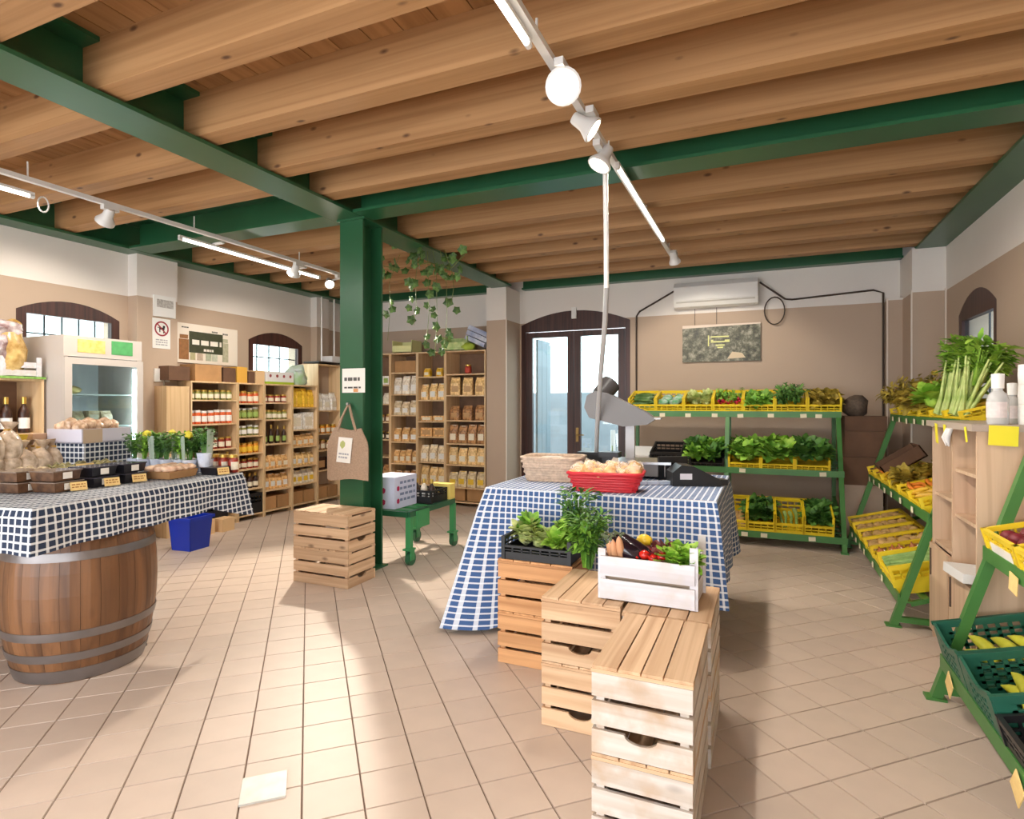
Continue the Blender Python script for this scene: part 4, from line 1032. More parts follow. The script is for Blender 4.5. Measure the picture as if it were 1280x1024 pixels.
# near rack
MR2 = Matrix(((0, 1, 0, .80), (-1, 0, 0, 3.60), (0, 0, 1, 0), (0, 0, 0, 1)))
rk2, (tc0, tc1) = rack('green sloping vegetable rack with teal crates beside the beech cabinet', MR2, 2.4, .31, [(.17, .52), (.74, .46)], 1.39)
for x, z, s in ((.20, .15, .045), (1.02, .15, .05)):
    o = MB().bx(-.045, .045, -.004, 0, -.045, .045).build('price_tag', tagy_m, rk2, (x, .31 * .17 - .035, z)); o.rotation_euler = (0, .6, 0)
for x in (.42, .95, 1.4):
    o = MB().bx(-.045, .045, -.004, 0, -.05, .03).build('price_tag', tagy_m, rk2, (x, .31 * .74 - .035, .73)); o.rotation_euler = (0, .12, 0)
GN = 'crates on the rack beside the cabinet'
for k in range(3):
    T = crate_on(tc1, .25 + k * .40, .385, .42, .15, yellow_m, '%s yellow plastic crate from the cabinet on the upper tier of the near rack' % ORD[k], GN, False)
    scatter(T, BEET, 'beetroot', 'dark red beetroot in the %s upper-tier crate from the cabinet' % ORD[k], 'beetroot', 4, 4, .33, .36, .09, .2, 1.1, None, 1, .4, 100 + k)
    lbx = put('paper_band', MB().bx(-.13, .13, -.0075, -.006, .03, .085).mesh('paper_band', paper_m), M=T @ TR(0, -.21, 0)); tag(lbx, 'white paper strip on the front of the %s upper-tier crate from the cabinet' % ORD[k], 'label')
def teal_crate(Mt, x, w, d, h, label):
    """deep perforated crate with a dipped front edge"""
    mb = MB(); T_ = .012; n = 10
    mb.bx(-w / 2, w / 2, -d / 2, d / 2, 0, .01)
    for s in (-1, 1):
        for ax in (0, 1):
            ln = w if ax == 0 else d; off = (d if ax == 0 else w) / 2
            for i in range(n):
                t0, t1 = i / n, (i + 1) / n; zt = []
                for t in (t0, t1): zt.append(h * (1 - (.22 * math.sin(PI * t) ** 2 if ax == 0 else 0)))
                a, b = -ln / 2 + ln * t0, -ln / 2 + ln * t1
                hole = ax == 1 or 2 <= i <= 7
                def panel(z0a, z0b, z1a, z1b, a=a, b=b):
                    q = []
                    for dd in (-T_ / 2, T_ / 2):
                        for (u, z) in ((a, z0a), (b, z0b), (b, z1b), (a, z1a)):
                            q.append((u, s * off + dd, z) if ax == 0 else (s * off + dd, u, z))
                    mb.add(q, [(0, 1, 2, 3), (7, 6, 5, 4), (0, 4, 5, 1), (3, 2, 6, 7), (0, 3, 7, 4), (1, 5, 6, 2)])
                if hole and 1 <= i <= n - 2:
                    panel(0, 0, h * .25, h * .25); panel(zt[0] * .84, zt[1] * .84, zt[0], zt[1])
                    m_ = 4
                    for r_ in range(m_):   # lattice of bars between round openings
                        za = h * .25 + (h * .60 - h * .02) * r_ / m_ * (zt[0] / h)
                        panel(za, za, za + h * .055, za + h * .055)
                    panel(h * .25, h * .25, zt[0] * .85, zt[1] * .85, a, a + (b - a) * .36)
                else: panel(0, 0, zt[0], zt[1])
        mb.bx(s * w / 2 - .012, s * w / 2 + .012, -d / 2 - .01, d / 2 + .01, h - .014, h)
    T = Mt @ TR(x, d / 2 + .012, .004)
    o = put('teal_crate', mb.mesh('teal_crate', gcrate_m), M=T); tag(o, label, 'crate', GN)
    return T
T = teal_crate(tc0, .22, .40, .50, .22, 'teal green perforated crate of squash nearest the cabinet on the lower tier')
scatter(T, SQUASH, 'squash', 'long yellow-green squash in the teal crate nearest the cabinet', 'squash', 1, 4, .1, .34, .09, .1, 1.05, .1, 2, .08, 110)
T = teal_crate(tc0, .64, .40, .50, .22, 'teal green perforated crate of squash in the middle of the lower tier')
scatter(T, SQUASH, 'squash', 'long yellow-green squash in the middle teal crate', 'squash', 1, 4, .1, .32, .09, .1, 1.1, -.1, 2, .08, 111)
T = crate_on(tc0, 1.07, .40, .50, .16, black_m, 'black plastic crate of tomatoes on the lower tier of the near rack', GN, False)
scatter(T @ TR(.05, .06, 0), TOM, 'tomato', 'red tomato in the black crate on the lower tier', 'tomato', 4, 5, .30, .36, .10, .2, 1.1, None, 1, .4, 112)
ch_me = MB().blob((0, 0, 0), .05, 2, .2, 2, stretch=(1.6, 1, .45)).mesh('mushroom_tray', black_m, 60)
T = crate_on(tc0, 1.50, .40, .50, .16, black_m, 'black plastic crate of dark plums on the lower tier of the near rack', GN, False)
scatter(T, [MB().blob((0, 0, 0), .026, 5, .05, 1).mesh('plum', P('plum_skin', (46, 24, 46), .35, rnd=.1), 80)], 'plum', 'dark purple plum in the black crate of the near rack', 'plum', 5, 6, .33, .42, .12, .2, 1.1, None, 1, .3, 113)

# ================================================================== beech cabinet between the racks
cb = thing('beech_cabinet', 'tall beech cabinet with open compartments between the two sloping racks', 'cabinet', (1.0, 3.68, 0))
cw, cd, chh = .60, .86, 1.36      # depth (x), width (y), height; open front towards -x
for y in (0.009, .43, cd - .009): MB().bx(0, cw, y - .009, y + .009, 0, chh).build('side_panel', cab_m, cb)
MB().bx(-.03, cw + .02, -.03, cd + .02, chh, chh + .035).build('top', P('cabinet_top', (168, 152, 138), .5), cb)
MB().bx(cw - .012, cw, 0, cd, 0, chh).build('back_panel', cab_m, cb)
for y0, y1, zs in ((.44, .85, (.62, .93)), (.02, .42, (.55, .86, 1.12))):
    for z in zs: MB().bx(.012, cw - .012, y0, y1, z - .009, z + .009).build('shelf', cab_m, cb)
    z0 = zs[0] - .01
    dr = MB().bx(-.018, 0, y0, y1, .06, z0).build('door', cab_m, cb)
    MB().bx(-.026, -.018, y1 - .05, y1 - .036, z0 - .2, z0 - .03).build('handle', P('handle_dark', (84, 66, 54), .4), dr)
MB().bx(.02, cw, 0.02, cd - .02, 0, .06).build('plinth', cab_m, cb)
for k, (x, y, w_, hh) in enumerate(((-.034, .06, .03, .08), (-.034, .44, .05, .09), (-.034, .62, .05, .12))):
    o = MB().bx(-.002, 0, -w_ / 2, w_ / 2, -hh, 0).build('yellow_note', yellow2_m, None, (1.0 + x, 3.68 + y, chh + .02)); o.rotation_euler = (.1 * (k - 1), -.08, 0)
    tag(o, ('narrow yellow tag hanging at the corner of the cabinet top', 'narrow yellow tag hanging at the middle of the cabinet top', 'narrow yellow tag hanging at the celery end of the cabinet')[k], 'note')
for k in range(2):
    o = MB().tube([(0, 0, 0), (-.012, .02, -.05), (.0, .035, -.10)], [.012, .016, .004], 8).build('white_ribbon', white_m, None, (.962, 3.98 + k * .05, chh), smooth=60)
    tag(o, 'short white curl of ribbon hanging under the cabinet top', 'ribbon', 'white ribbons on the cabinet')
bgr = MB().blob((0, 0, .085), .075, 7, .3, 2, 1.7, stretch=(.8, 1, 1.15)).build('red_bag', P('red_film', (196, 34, 44), .3, var=.1), None, (1.13, 3.90, .868), smooth=70)
tag(bgr, 'crumpled red bag on a shelf in the cabinet', 'bag')
for k, (x, y, z, s) in enumerate(((1.12, 3.80, .568, .06), (1.10, 3.93, .568, .05), (1.11, 3.78, 1.138, .045), (1.10, 3.80, .875, .04))):
    o = MB().blob((0, 0, s * .5), s, 20 + k, .5, 2, 2.2, stretch=(1, 1.3, .6)).build('crumpled_paper', paper_m, None, (x, y, z), smooth=50)
    tag(o, ('crumpled white paper on the lowest open shelf of the cabinet near its corner', 'crumpled white paper on the lowest open shelf beside the cabinet divider', 'crumpled white paper on the top open shelf of the cabinet', 'small white paper beside the red bag in the cabinet')[k], 'paper')
o = MB().box((0, 0, 0), (.16, .26, .05)).build('white_tray', whiteplastic_m, None, (1.02, 3.86, .584), (0, .05, .1)); tag(o, 'white tray jutting from the low cabinet shelf', 'tray')
def pump_bottle(label, x, y, z, s, mat):
    t = thing('sanitiser_bottle', label, 'bottle', (x, y, z))
    MB().lathe([(.001, 0), (.036 * s, 0), (.04 * s, .008), (.04 * s, .11 * s), (.032 * s, .135 * s), (.018 * s, .15 * s), (.018 * s, .165 * s)], 18).build('bottle_body', mat, t, smooth=40)
    MB().lathe([(.023 * s, .16 * s), (.024 * s, .225 * s), (.001, .228 * s)], 16).build('cap', whiteplastic_m, t, smooth=40)
    MB().lathe([(.0408 * s, .03 * s), (.0408 * s, .10 * s)], 12, a0=PI * .75, a1=PI * 1.7).build('label', P('bottle_label', (214, 202, 200), .5, var=.06, nscale=50), t)
clear_m = P('clear_plastic', (222, 222, 222), .15, trans=.35, alpha=.9)
pump_bottle('clear gel bottle with a white cap on the cabinet top', 1.10, 3.73, chh + .035, 1.15, clear_m)
pump_bottle('clear gel bottle at the edge of the cabinet top beside the paper rolls', 1.20, 3.86, chh + .035, .95, clear_m)
for k in range(3):
    o = MB().lathe([(.02, 0), (.06, 0), (.062, .05), (.06, .10), (.02, .10)], 18).build('paper_roll', P('roll_paper', (226, 224, 218), .9, var=.05, nscale=60), None, (1.24, 3.715, chh + .036 + k * .101), smooth=50)
    tag(o, '%s white paper roll from the bottom, stacked on the cabinet' % ORD[k], 'paper roll')
o = MB().bx(-.06, .06, -.002, 0, -.10, .0).build('yellow_note', yellow2_m, None, (1.10, 3.648, chh + .03)); o.rotation_euler = (-.05, .05, 0)
tag(o, 'large yellow note hanging on the cabinet side under the gel bottles', 'note')
# ================================================================== shelf bays
def bay(label, M, w, h, depth, zs, back=True, name='shelf_unit'):
    t = thing(name, label, 'shelf', M=M); T = .018
    for x in (0, w - T): MB().bx(x, x + T, 0, depth, 0, h).build('side_panel', shelf_m, t)
    MB().bx(T, w - T, 0, depth, h - T, h).build('top_board', shelf_m, t)
    MB().bx(T, w - T, depth - .01, depth, 0, h - T).build('back_panel', shelfdark_m, t)
    for z in [.07] + list(zs): MB().bx(T, w - T, .004, depth - .012, z - T, z).build('shelf_board', shelf_m, t)
    return t
# ---- products: each is one body mesh with label / lid parts
_lab = {}
def cream(k, c): return P('label_' + k, c, .6, var=.06, nscale=70)
LAB = {'cream': cream('cream', (232, 222, 200)), 'white': cream('white', (236, 234, 230)), 'kraft': cream('kraft', (190, 150, 104)), 'green': cream('green', (150, 176, 92)), 'yellow': cream('yellow', (236, 196, 60)), 'red': cream('red', (196, 70, 52))}
def filmmat(k, a, b): return P('fill_' + k, a, .3, col2=b, var=.15, nscale=26, rnd=.12)
FILL = {'pasta': filmmat('pasta', (214, 170, 104), (240, 206, 146)), 'flour': filmmat('flour', (222, 206, 182), (240, 230, 214)), 'rice': filmmat('rice', (206, 180, 140), (232, 214, 180)), 'bean': filmmat('bean', (124, 82, 50), (190, 140, 92)),
        'honey': filmmat('honey', (206, 120, 24), (236, 166, 40)), 'jam': filmmat('jam', (110, 26, 22), (170, 60, 36)), 'sauce': filmmat('sauce', (196, 64, 30), (220, 110, 50)), 'olive': filmmat('olive', (96, 100, 40), (150, 150, 70)), 'dark': filmmat('dark', (36, 22, 18), (70, 40, 28)), 'gold': filmmat('gold', (226, 164, 30), (246, 200, 70)), 'biscuit': filmmat('biscuit', (206, 150, 88), (232, 190, 130)), 'paper': filmmat('paper', (226, 220, 210), (240, 236, 230))}
lid_gold = P('lid_gold', (206, 170, 84), .3, .7); lid_white = P('lid_white', (232, 230, 226), .4); lid_dark = P('lid_dark', (52, 40, 34), .4, .2)
_pm = {}
def product_meshes(kind, fill, lab, w, d, h):
    key = (kind, fill, lab, w, d, h)
    if key in _pm: return _pm[key]
    parts = []
    if kind == 'bag':
        mb = MB(); secs = [(0, 1, 1), (.06, 1.03, 1.05), (.55, 1, 1.0), (.74, .97, .8), (.86, .93, .28), (1, .93, .05)]
        vs = []; fs = []
        for t, a, b in secs:
            for (sx, sy) in ((-1, -.75), (-.75, -1), (.75, -1), (1, -.75), (1, .75), (.75, 1), (-.75, 1), (-1, .75)): vs.append((sx * w / 2 * a, sy * d / 2 * b, t * h))
        for j in range(len(secs) - 1):
            for i in range(8): fs.append((j * 8 + i, j * 8 + (i + 1) % 8, (j + 1) * 8 + (i + 1) % 8, (j + 1) * 8 + i))
        fs.append(tuple(range(7, -1, -1))); fs.append(tuple(40 + i for i in range(8)))
        body = mb.add(vs, fs).mesh('bag', FILL[fill], 30)
        parts.append(('label', MB().bx(-w * .33, w * .33, -d * .5 * 1.06 - .001, -d * .49, h * .18, h * .52).mesh('label', LAB[lab])))
        parts.append(('clip', MB().bx(-w * .25, w * .25, -d * .07, d * .07, h * .9, h * .985).mesh('clip', LAB[lab])))
    elif kind == 'jar':
        r = w / 2
        body = MB().lathe([(.001, 0), (r * .92, 0), (r, h * .04), (r, h * .70), (r * .86, h * .80), (r * .80, h * .84)], 14).mesh('jar', FILL[fill], 40)
        parts.append(('lid', MB().lathe([(r * .88, h * .83), (r * .90, h * .985), (r * .84, h), (.001, h)], 14).mesh('lid', {'dark': lid_dark, 'gold': lid_gold}.get(lab, lid_white if lab in ('white', 'green') else lid_gold), 40)))
        parts.append(('label', MB().lathe([(r + .001, h * .16), (r + .001, h * .60)], 10, a0=-PI * .92, a1=-PI * .08).mesh('label', LAB.get(lab, LAB['cream']))))
    elif kind == 'bottle':
        r = w / 2
        body = MB().lathe([(.001, 0), (r * .95, 0), (r, h * .02), (r, h * .56), (r * .8, h * .66), (r * .38, h * .76), (r * .36, h * .93), (r * .42, h * .94), (r * .42, h * .965)], 14).mesh('bottle', FILL[fill], 40)
        parts.append(('cap', MB().lathe([(r * .46, h * .80), (r * .46, h * .99), (.001, h)], 12).mesh('cap', lid_gold, 40)))
        parts.append(('label', MB().lathe([(r + .001, h * .12), (r + .001, h * .42)], 10, a0=-PI * .95, a1=-PI * .05).mesh('label', LAB.get(lab, LAB['cream']))))
    else:   # carton
        body = MB().bx(-w / 2, w / 2, -d / 2, d / 2, 0, h).mesh('carton', FILL[fill])
        parts.append(('label', MB().bx(-w * .36, w * .36, -d / 2 - .002, -d / 2, h * .2, h * .75).mesh('label', LAB.get(lab, LAB['cream']))))
    _pm[key] = (body, parts)
    return _pm[key]
def product(M, kind, fill, lab, w, d, h, name, label, cat, group):
    body, parts = product_meshes(kind, fill, lab, w, d, h)
    o = put(name, body, M=M); tag(o, label, cat, group)
    for n_, me in parts: put(n_, me, o)
    return o
KN = {'bag': ('pasta_bag', 'bag'), 'jar': ('jar', 'jar'), 'bottle': ('bottle', 'bottle'), 'carton': ('carton', 'carton')}
def row(M, w, z, n, kind, fill, lab, pw, pd, ph, desc, where, seed, yf=.05, rows=1, name=None, cat=None):
    rd = random.Random(seed); sp = (w - .04) / n; pw_ = min(pw, sp * .93)
    for r in range(rows):
        for i in range(n):
            T = M @ TR(.02 + sp * (i + .5) + rd.uniform(-.004, .004), yf + pd / 2 + r * pd * 1.08, z + .001, rd.uniform(-.12, .12)) @ Matrix.Diagonal((1, 1, rd.uniform(.94, 1.06), 1))
            product(T, kind, fill, lab, round(pw_, 3), pd, ph, name or KN[kind][0], desc + ' ' + where, cat or KN[kind][1], desc + ' ' + where)
def bay_rows(M, w, zs, specs, bname, seed):
    for i, (z, sp) in enumerate(zip(zs, specs)):
        if not sp: continue
        n, kind, fill, lab, pw, pd, ph, desc = sp[:8]
        row(M, w, z, n, kind, fill, lab, pw, pd, ph, desc, 'on the %s shelf down, %s' % (ORD[i], bname), seed + i)

# ---- pasta shelves on the door wall
hB = 2.28
SB = [(-5.86, -5.30, 'bay behind the column', [1.80, 1.50, 1.22, .95, .68, .36]),
      (-5.295, -4.81, 'bay beside the column', [1.98, 1.65, 1.33, .92, .59, .28]),
      (-4.805, -4.325, 'mid pasta-wall bay', [1.91, 1.56, 1.24, 1.01, .63, .29]),
      (-4.32, -3.66, 'door-pillar bay', [1.94, 1.63, 1.26, .92, .61, .28])]
spec = [
 [(3, 'carton', 'paper', 'green', .11, .12, .14, 'small green printed carton'), (3, 'bag', 'flour', 'cream', .12, .09, .17, 'small bag of flour'), (4, 'jar', 'bean', 'cream', .09, .09, .12, 'small jar of beans'), (4, 'jar', 'dark', 'cream', .09, .09, .12, 'dark jar'), None, (3, 'bag', 'bean', 'kraft', .14, .1, .2, 'brown paper bag')],
 [None, (3, 'bag', 'flour', 'white', .13, .10, .27, 'pale bag of flour with white label'), (3, 'bag', 'rice', 'white', .13, .10, .21, 'bag of rice with white label'), (3, 'bag', 'biscuit', 'white', .13, .10, .22, 'bag of biscuits with white label'), (4, 'bag', 'biscuit', 'cream', .11, .09, .20, 'small bag of biscuits with cream label'), (3, 'bag', 'bean', 'cream', .13, .1, .2, 'bag of beans with cream label')],
 [(2, 'bag', 'gold', 'cream', .11, .08, .13, 'small golden bag'), (3, 'bag', 'pasta', 'white', .13, .10, .24, 'bag of pasta with white label'), (2, 'carton', 'biscuit', 'cream', .20, .14, .08, 'flat tray of dried pasta'), (2, 'carton', 'biscuit', 'kraft', .20, .14, .13, 'flat kraft box of pasta'), (3, 'bag', 'rice', 'white', .14, .11, .26, 'plump bag of rice with white label'), (3, 'bag', 'pasta', 'cream', .14, .11, .27, 'tall bag of pasta with cream label')],
 [(1, 'jar', 'jam', 'red', .10, .10, .13, 'dark red jar'), (3, 'bag', 'pasta', 'kraft', .15, .10, .25, 'bag of orange pasta with kraft label'), (3, 'bag', 'bean', 'kraft', .15, .10, .22, 'bag of pulses with kraft label'), (4, 'bag', 'bean', 'cream', .14, .10, .27, 'brown bag with cream label'), (4, 'bag', 'pasta', 'cream', .14, .10, .24, 'bag of short pasta with cream label'), (4, 'bag', 'rice', 'yellow', .14, .10, .22, 'bag of grain with yellow label')]]
for k, (x0, x1, bn_, zs) in enumerate(SB):
    M = TR(x0, 7.5, 0)
    bay('tall oak shelf unit of packets, ' + bn_, M, x1 - x0, hB, .42, zs)
    bay_rows(M, x1 - x0, zs, spec[k], bn_, 200 + 10 * k)
for k in range(2):
    o = put('cardboard_box', MB().box((0, 0, .11), (.26, .28, .20)).mesh('cardboard_box', card_m), loc=(-4.15 + k * .30, 7.69, .0701))
    tag(o, 'brown cardboard box on the bottom board beside the door pillar', 'box', 'boxes under the grain bags')
M = TR(-5.295, 7.5, 0)
o = put('cardboard_box', MB().box((0, 0, .09), (.38, .3, .18)).mesh('cardboard_box', card_m), M=M @ TR(.24, .2, 1.981)); tag(o, 'wide cardboard box on the top board of the bay beside the column', 'box')
# on top of the pasta shelves
yc = lambda lb, x, w_, hh, mt: tag(put('display_carton', MB().bx(-w_ / 2, w_ / 2, -.14, .14, 0, .02).bx(-w_ / 2, w_ / 2, -.14, -.13, 0, hh * .6).bx(-w_ / 2, w_ / 2, .13, .14, 0, hh).bx(-w_ / 2, -w_ / 2 + .01, -.14, .14, 0, hh).bx(w_ / 2 - .01, w_ / 2, -.14, .14, 0, hh).mesh('display_carton', mt), loc=(x, 7.70, hB)), lb, 'carton')
yc('pale yellow fruit carton on top of the pasta shelves', -5.12, .36, .20, P('carton_pale', (226, 224, 160), .7))
yc('light green leaf-printed carton on top of the pasta shelves', -4.20, .42, .22, P('carton_green', (166, 196, 120), .7, col2=(206, 216, 150), var=.05, nscale=12))
pk = MB()
for j in range(3): pk.box((.02 * j, 0, .05 + .07 * j), (.34, .22, .065), 0, None, .1 * j, 0, .42)
o = pk.build('paper_sacks', P('sack_blue', (150, 160, 196), .6, col2=(200, 202, 214), var=.08, nscale=7), None, (-3.88, 7.70, hB + .09)); tag(o, 'blue and white paper sacks slumped on the end of the pasta shelves', 'sack')
o = MB().blob((0, 0, .06), .10, 9, .4, 2, 1.6, stretch=(1, .8, .7)).build('green_sack', P('sack_lime', (176, 200, 70), .6), None, (-3.98, 7.58, hB + .0), smooth=60); tag(o, 'lime green pouch beside the paper sacks', 'pouch')

# ---- jar shelves on the fridge wall
LB = [(4.72, 5.375, 'bay by the fridge', [1.55, 1.26, .95, .66, .36]), (5.38, 5.80, 'second bay past the fridge', [1.51, 1.31, 1.09, .86, .66, .40]),
      (5.805, 6.30, 'third bay past the fridge', [1.52, 1.29, .96, .62, .34]), (6.305, 6.81, 'fourth bay past the fridge', [1.45, 1.13, .89, .61, .35]), (6.815, 7.33, 'corner bay by the column', [1.40, 1.05, .80, .50])]
specL = [
 [(7, 'jar', 'olive', 'cream', .075, .075, .12, 'small jar with pale lid'), (7, 'jar', 'sauce', 'white', .08, .08, .16, 'jar of tomato sauce'), (6, 'jar', 'jam', 'cream', .08, .08, .14, 'jar of dark jam'), (5, 'bottle', 'dark', 'cream', .08, .08, .24, 'dark bottle'), None],
 [(4, 'jar', 'sauce', 'cream', .085, .085, .15, 'jar of orange preserve'), (4, 'jar', 'olive', 'green', .085, .085, .14, 'jar of green preserve'), (4, 'jar', 'olive', 'white', .085, .085, .13, 'white-lidded jar of green sauce'), (4, 'jar', 'honey', 'yellow', .085, .085, .14, 'jar of honey'), (4, 'jar', 'jam', 'cream', .085, .085, .13, 'jar of red jam'), (4, 'bottle', 'dark', 'cream', .075, .075, .2, 'dark wine bottle')],
 [(4, 'jar', 'jam', 'cream', .09, .09, .11, 'low jar of jam'), (5, 'jar', 'olive', 'cream', .085, .085, .12, 'jar of olives'), (4, 'bottle', 'dark', 'green', .06, .06, .24, 'slim dark oil bottle'), (4, 'bag', 'biscuit', 'cream', .11, .09, .18, 'bag of biscuits with cream label'), (4, 'bag', 'biscuit', 'white', .11, .09, .20, 'bag of crackers with white label')],
 [(4, 'bag', 'gold', 'yellow', .11, .09, .27, 'bright yellow bag of maize flour'), (2, 'carton', 'paper', 'cream', .20, .12, .24, 'white carton'), (4, 'bag', 'biscuit', 'cream', .11, .09, .17, 'small bag of biscuits'), (4, 'bag', 'pasta', 'white', .11, .09, .19, 'bag of pasta with white label'), (4, 'bag', 'flour', 'yellow', .11, .09, .19, 'bag of flour with yellow label')],
 [(3, 'bag', 'paper', 'cream', .14, .10, .26, 'pale paper bag'), (4, 'jar', 'honey', 'cream', .09, .09, .14, 'jar of honey'), (4, 'jar', 'bean', 'cream', .09, .09, .15, 'jar of beans'), (2, 'carton', 'dark', 'kraft', .18, .14, .18, 'dark carton')]]
for k, (y0, y1, bn_, zs) in enumerate(LB):
    M = TR(-6.1, y0, 0, PI / 2); hh = 1.77 if k < 4 else 2.10
    bay('oak shelf unit of jars and packets, ' + bn_, M, y1 - y0, hh, .335, zs)
    bay_rows(M, y1 - y0, zs, specL[k], bn_, 300 + 10 * k)
    for q in range(2 if k in (2, 3, 4) else 0):
        o = put('cardboard_box', MB().box((0, 0, .09), (.2, .26, .17)).mesh('cardboard_box', card_m), M=M @ TR(.13 + q * .23, .16, .0701)); tag(o, 'brown cardboard box on the floor board, ' + bn_, 'box', 'boxes on the floor board, ' + bn_)
    if k in (0, 1):
        o = put('black_crate', plastic_crate_mesh(.36, .28, .26, black_m), M=M @ TR((y1 - y0) / 2, .16, .0701)); tag(o, 'black plastic crate on the floor board, ' + bn_, 'crate')
MB_ = MB().bx(-6.30, -6.10, 4.42, 4.70, 0, 1.70).build('end_panel_cabinet', shelf_m); tag(MB_, 'plain oak end cabinet between the pillar and the jar shelves', 'cabinet')
bxs = [(4.60, .26, .16, carddark_m, 'dark brown cardboard box on the shelves beside the pillar'), (4.98, .36, .20, card_m, 'wide tan cardboard box on top of the jar shelves'), (5.28, .18, .18, carddark_m, 'small dark cardboard box between tan and yellow boxes'), (5.47, .16, .20, P('carton_ochre', (222, 168, 70), .7), 'ochre yellow carton on top of the jar shelves'), (5.62, .10, .15, carddark_m, 'narrow dark carton under the window'), (5.76, .15, .17, P('carton_tan', (222, 186, 140), .7), 'pale tan carton under the window')]
for y, w_, hh, mt, lb in bxs:
    b = MB().box((0, 0, hh / 2), (.26, w_, hh)); b.box((0, 0, hh + .001), (.26, .03, .003))
    o = b.build('cardboard_box', mt, None, (-6.26, y, 1.771)); tag(o, lb, 'box')
fb = thing('fruit_carton', 'white fruit-printed cartons in a row under the window', 'carton', (-6.24, 6.10, 1.771))
MB().box((0, 0, .015), (.26, .5, .03)).build('green_base', P('carton_lime', (166, 190, 40), .6), fb)
MB().box((0, 0, .10), (.25, .49, .14)).build('carton_body', P('carton_white', (228, 224, 222), .6), fb)
for k in range(4): MB().blob((.127, -.18 + k * .12, .11), .024, k, .1, 1, stretch=(.1, 1, 1)).build('printed_fruit', P('print_fruit', (150, 60, 60), .6), fb)
o = MB().blob((0, 0, .12), .17, 12, .5, 3, 1.5, stretch=(.7, 1.0, .9)).build('gift_sacks', P('sack_white', (206, 210, 220), .35, col2=(150, 184, 130), var=.12, nscale=7), None, (-6.22, 6.53, 1.78), smooth=40); tag(o, 'crumpled white and green packets heaped under the window', 'packets')
hs_ = thing('hanging_shelf', 'small dark shelf hung on two white rods over the corner bay', 'shelf', (-6.24, 7.08, 2.12))
MB().box((0, 0, .01), (.30, .50, .02)).build('board', P('dark_board', (50, 40, 34), .5), hs_)
for s in (-1, 1): MB().cyl((.10, s * .14, .02), (.10, s * .14, 1.0), .012, n=8).build('rod', white_m, hs_)
o = MB().box((0, 0, .05), (.2, .18, .10)).build('white_carton', P('carton_white', (228, 224, 222), .6), None, (-6.22, 7.24, 2.142)); tag(o, 'white carton on the hung dark shelf', 'carton')
# floor boxes and blue bin by the jar shelves
bb = thing('blue_bin', 'bright blue plastic bin on the floor under the check-cloth table', 'bin', (-5.47, 4.23, 0), .1)
blm = P('blue_plastic', (18, 52, 178), .35)
b = MB(); w0, w1, hh = .12, .145, .34
for s in (-1, 1):
    for ax in (0, 1):
        q = [(-w0, -.008), (w0, -.008), (w1, -.008), (-w1, -.008)]
        vs = []
        for dd in (0, .008):
            for (u, zz, off) in ((-w0, 0, w0), (w0, 0, w0), (w1, hh, w1), (-w1, hh, w1)):
                vs.append((u, s * (off - dd), zz) if ax == 0 else (s * (off - dd), u, zz))
        b.add(vs, [(0, 1, 2, 3), (7, 6, 5, 4), (3, 2, 6, 7), (0, 3, 7, 4), (1, 5, 6, 2), (0, 4, 5, 1)])
b.bx(-w0, w0, -w0, w0, 0, .01); b.build('bin_body', blm, bb)
MB().bx(-w1 - .015, w1 + .015, -w1 - .015, -w1 + .006, hh - .03, hh).bx(-w1 - .015, w1 + .015, w1 - .006, w1 + .015, hh - .03, hh).bx(-w1 - .015, -w1 + .006, -w1, w1, hh - .03, hh).bx(w1 - .006, w1 + .015, -w1, w1, hh - .03, hh).build('rim', blm, bb)
for k, (x, y, s) in enumerate(((-5.92, 4.72, .17), (-5.88, 4.98, .15))):
    o = MB().box((0, 0, s / 2), (s, s * 1.2, s)).box((0, 0, s + .001), (.03, s * 1.2, .003)).build('cardboard_box', P('carton_tan', (222, 186, 140), .7), None, (x, y, 0), .1 * k); tag(o, ('small tan carton on the floor beside the blue bin', 'small tan carton on the floor against the jar shelves')[k], 'box')

# ================================================================== fridge and wine shelf
fr = thing('drinks_fridge', 'grey glass-door drinks fridge with printed header against the window', 'fridge', (-6.05, 3.52, 0))
fm = P('fridge_grey', (196, 186, 178), .4); fi = P('fridge_inner', (222, 230, 232), .5)
X0, X1, Y0, Y1 = -.33, .33, -.355, .355
b = MB(); b.bx(X0, X1, Y0, Y0 + .04, .30, 1.93); b.bx(X0, X1, Y1 - .04, Y1, .30, 1.93); b.bx(X0, X0 + .04, Y0 + .04, Y1 - .04, .30, 1.93); b.bx(X0, X1, Y0, Y1, .0, .30); b.build('body', fm, fr)
b = MB(); b.bx(X0 + .04, X0 + .05, Y0 + .04, Y1 - .04, .3, 1.93); b.build('inner_lining', fi, fr)
MB().bx(X0, X1 + .01, Y0, Y1, 1.93, 2.12).build('header', fm, fr)
MB().bx(X1 + .01, X1 + .014, -.24, .0, 1.97, 2.09).build('yellow_sticker', P('sticker_yellow', (230, 214, 140), .5, col2=(214, 180, 90), var=.08, nscale=20), fr)
MB().bx(X1 + .01, X1 + .014, .06, .26, 1.97, 2.10).build('green_sticker', P('sticker_green', (84, 160, 96), .5, var=.1, nscale=20), fr)
b = MB(); b.bx(X1 + .001, X1 + .03, Y0, Y0 + .06, .3, 1.92); b.bx(X1 + .001, X1 + .03, Y1 - .06, Y1, .3, 1.92); b.bx(X1 + .001, X1 + .03, Y0 + .06, Y1 - .06, 1.86, 1.92); b.bx(X1 + .001, X1 + .03, Y0 + .06, Y1 - .06, .3, .36)
dr = b.build('door', fm, fr); MB().bx(X1 + .012, X1 + .016, Y0 + .06, Y1 - .06, .36, 1.86).build('glass', glass_m, dr)
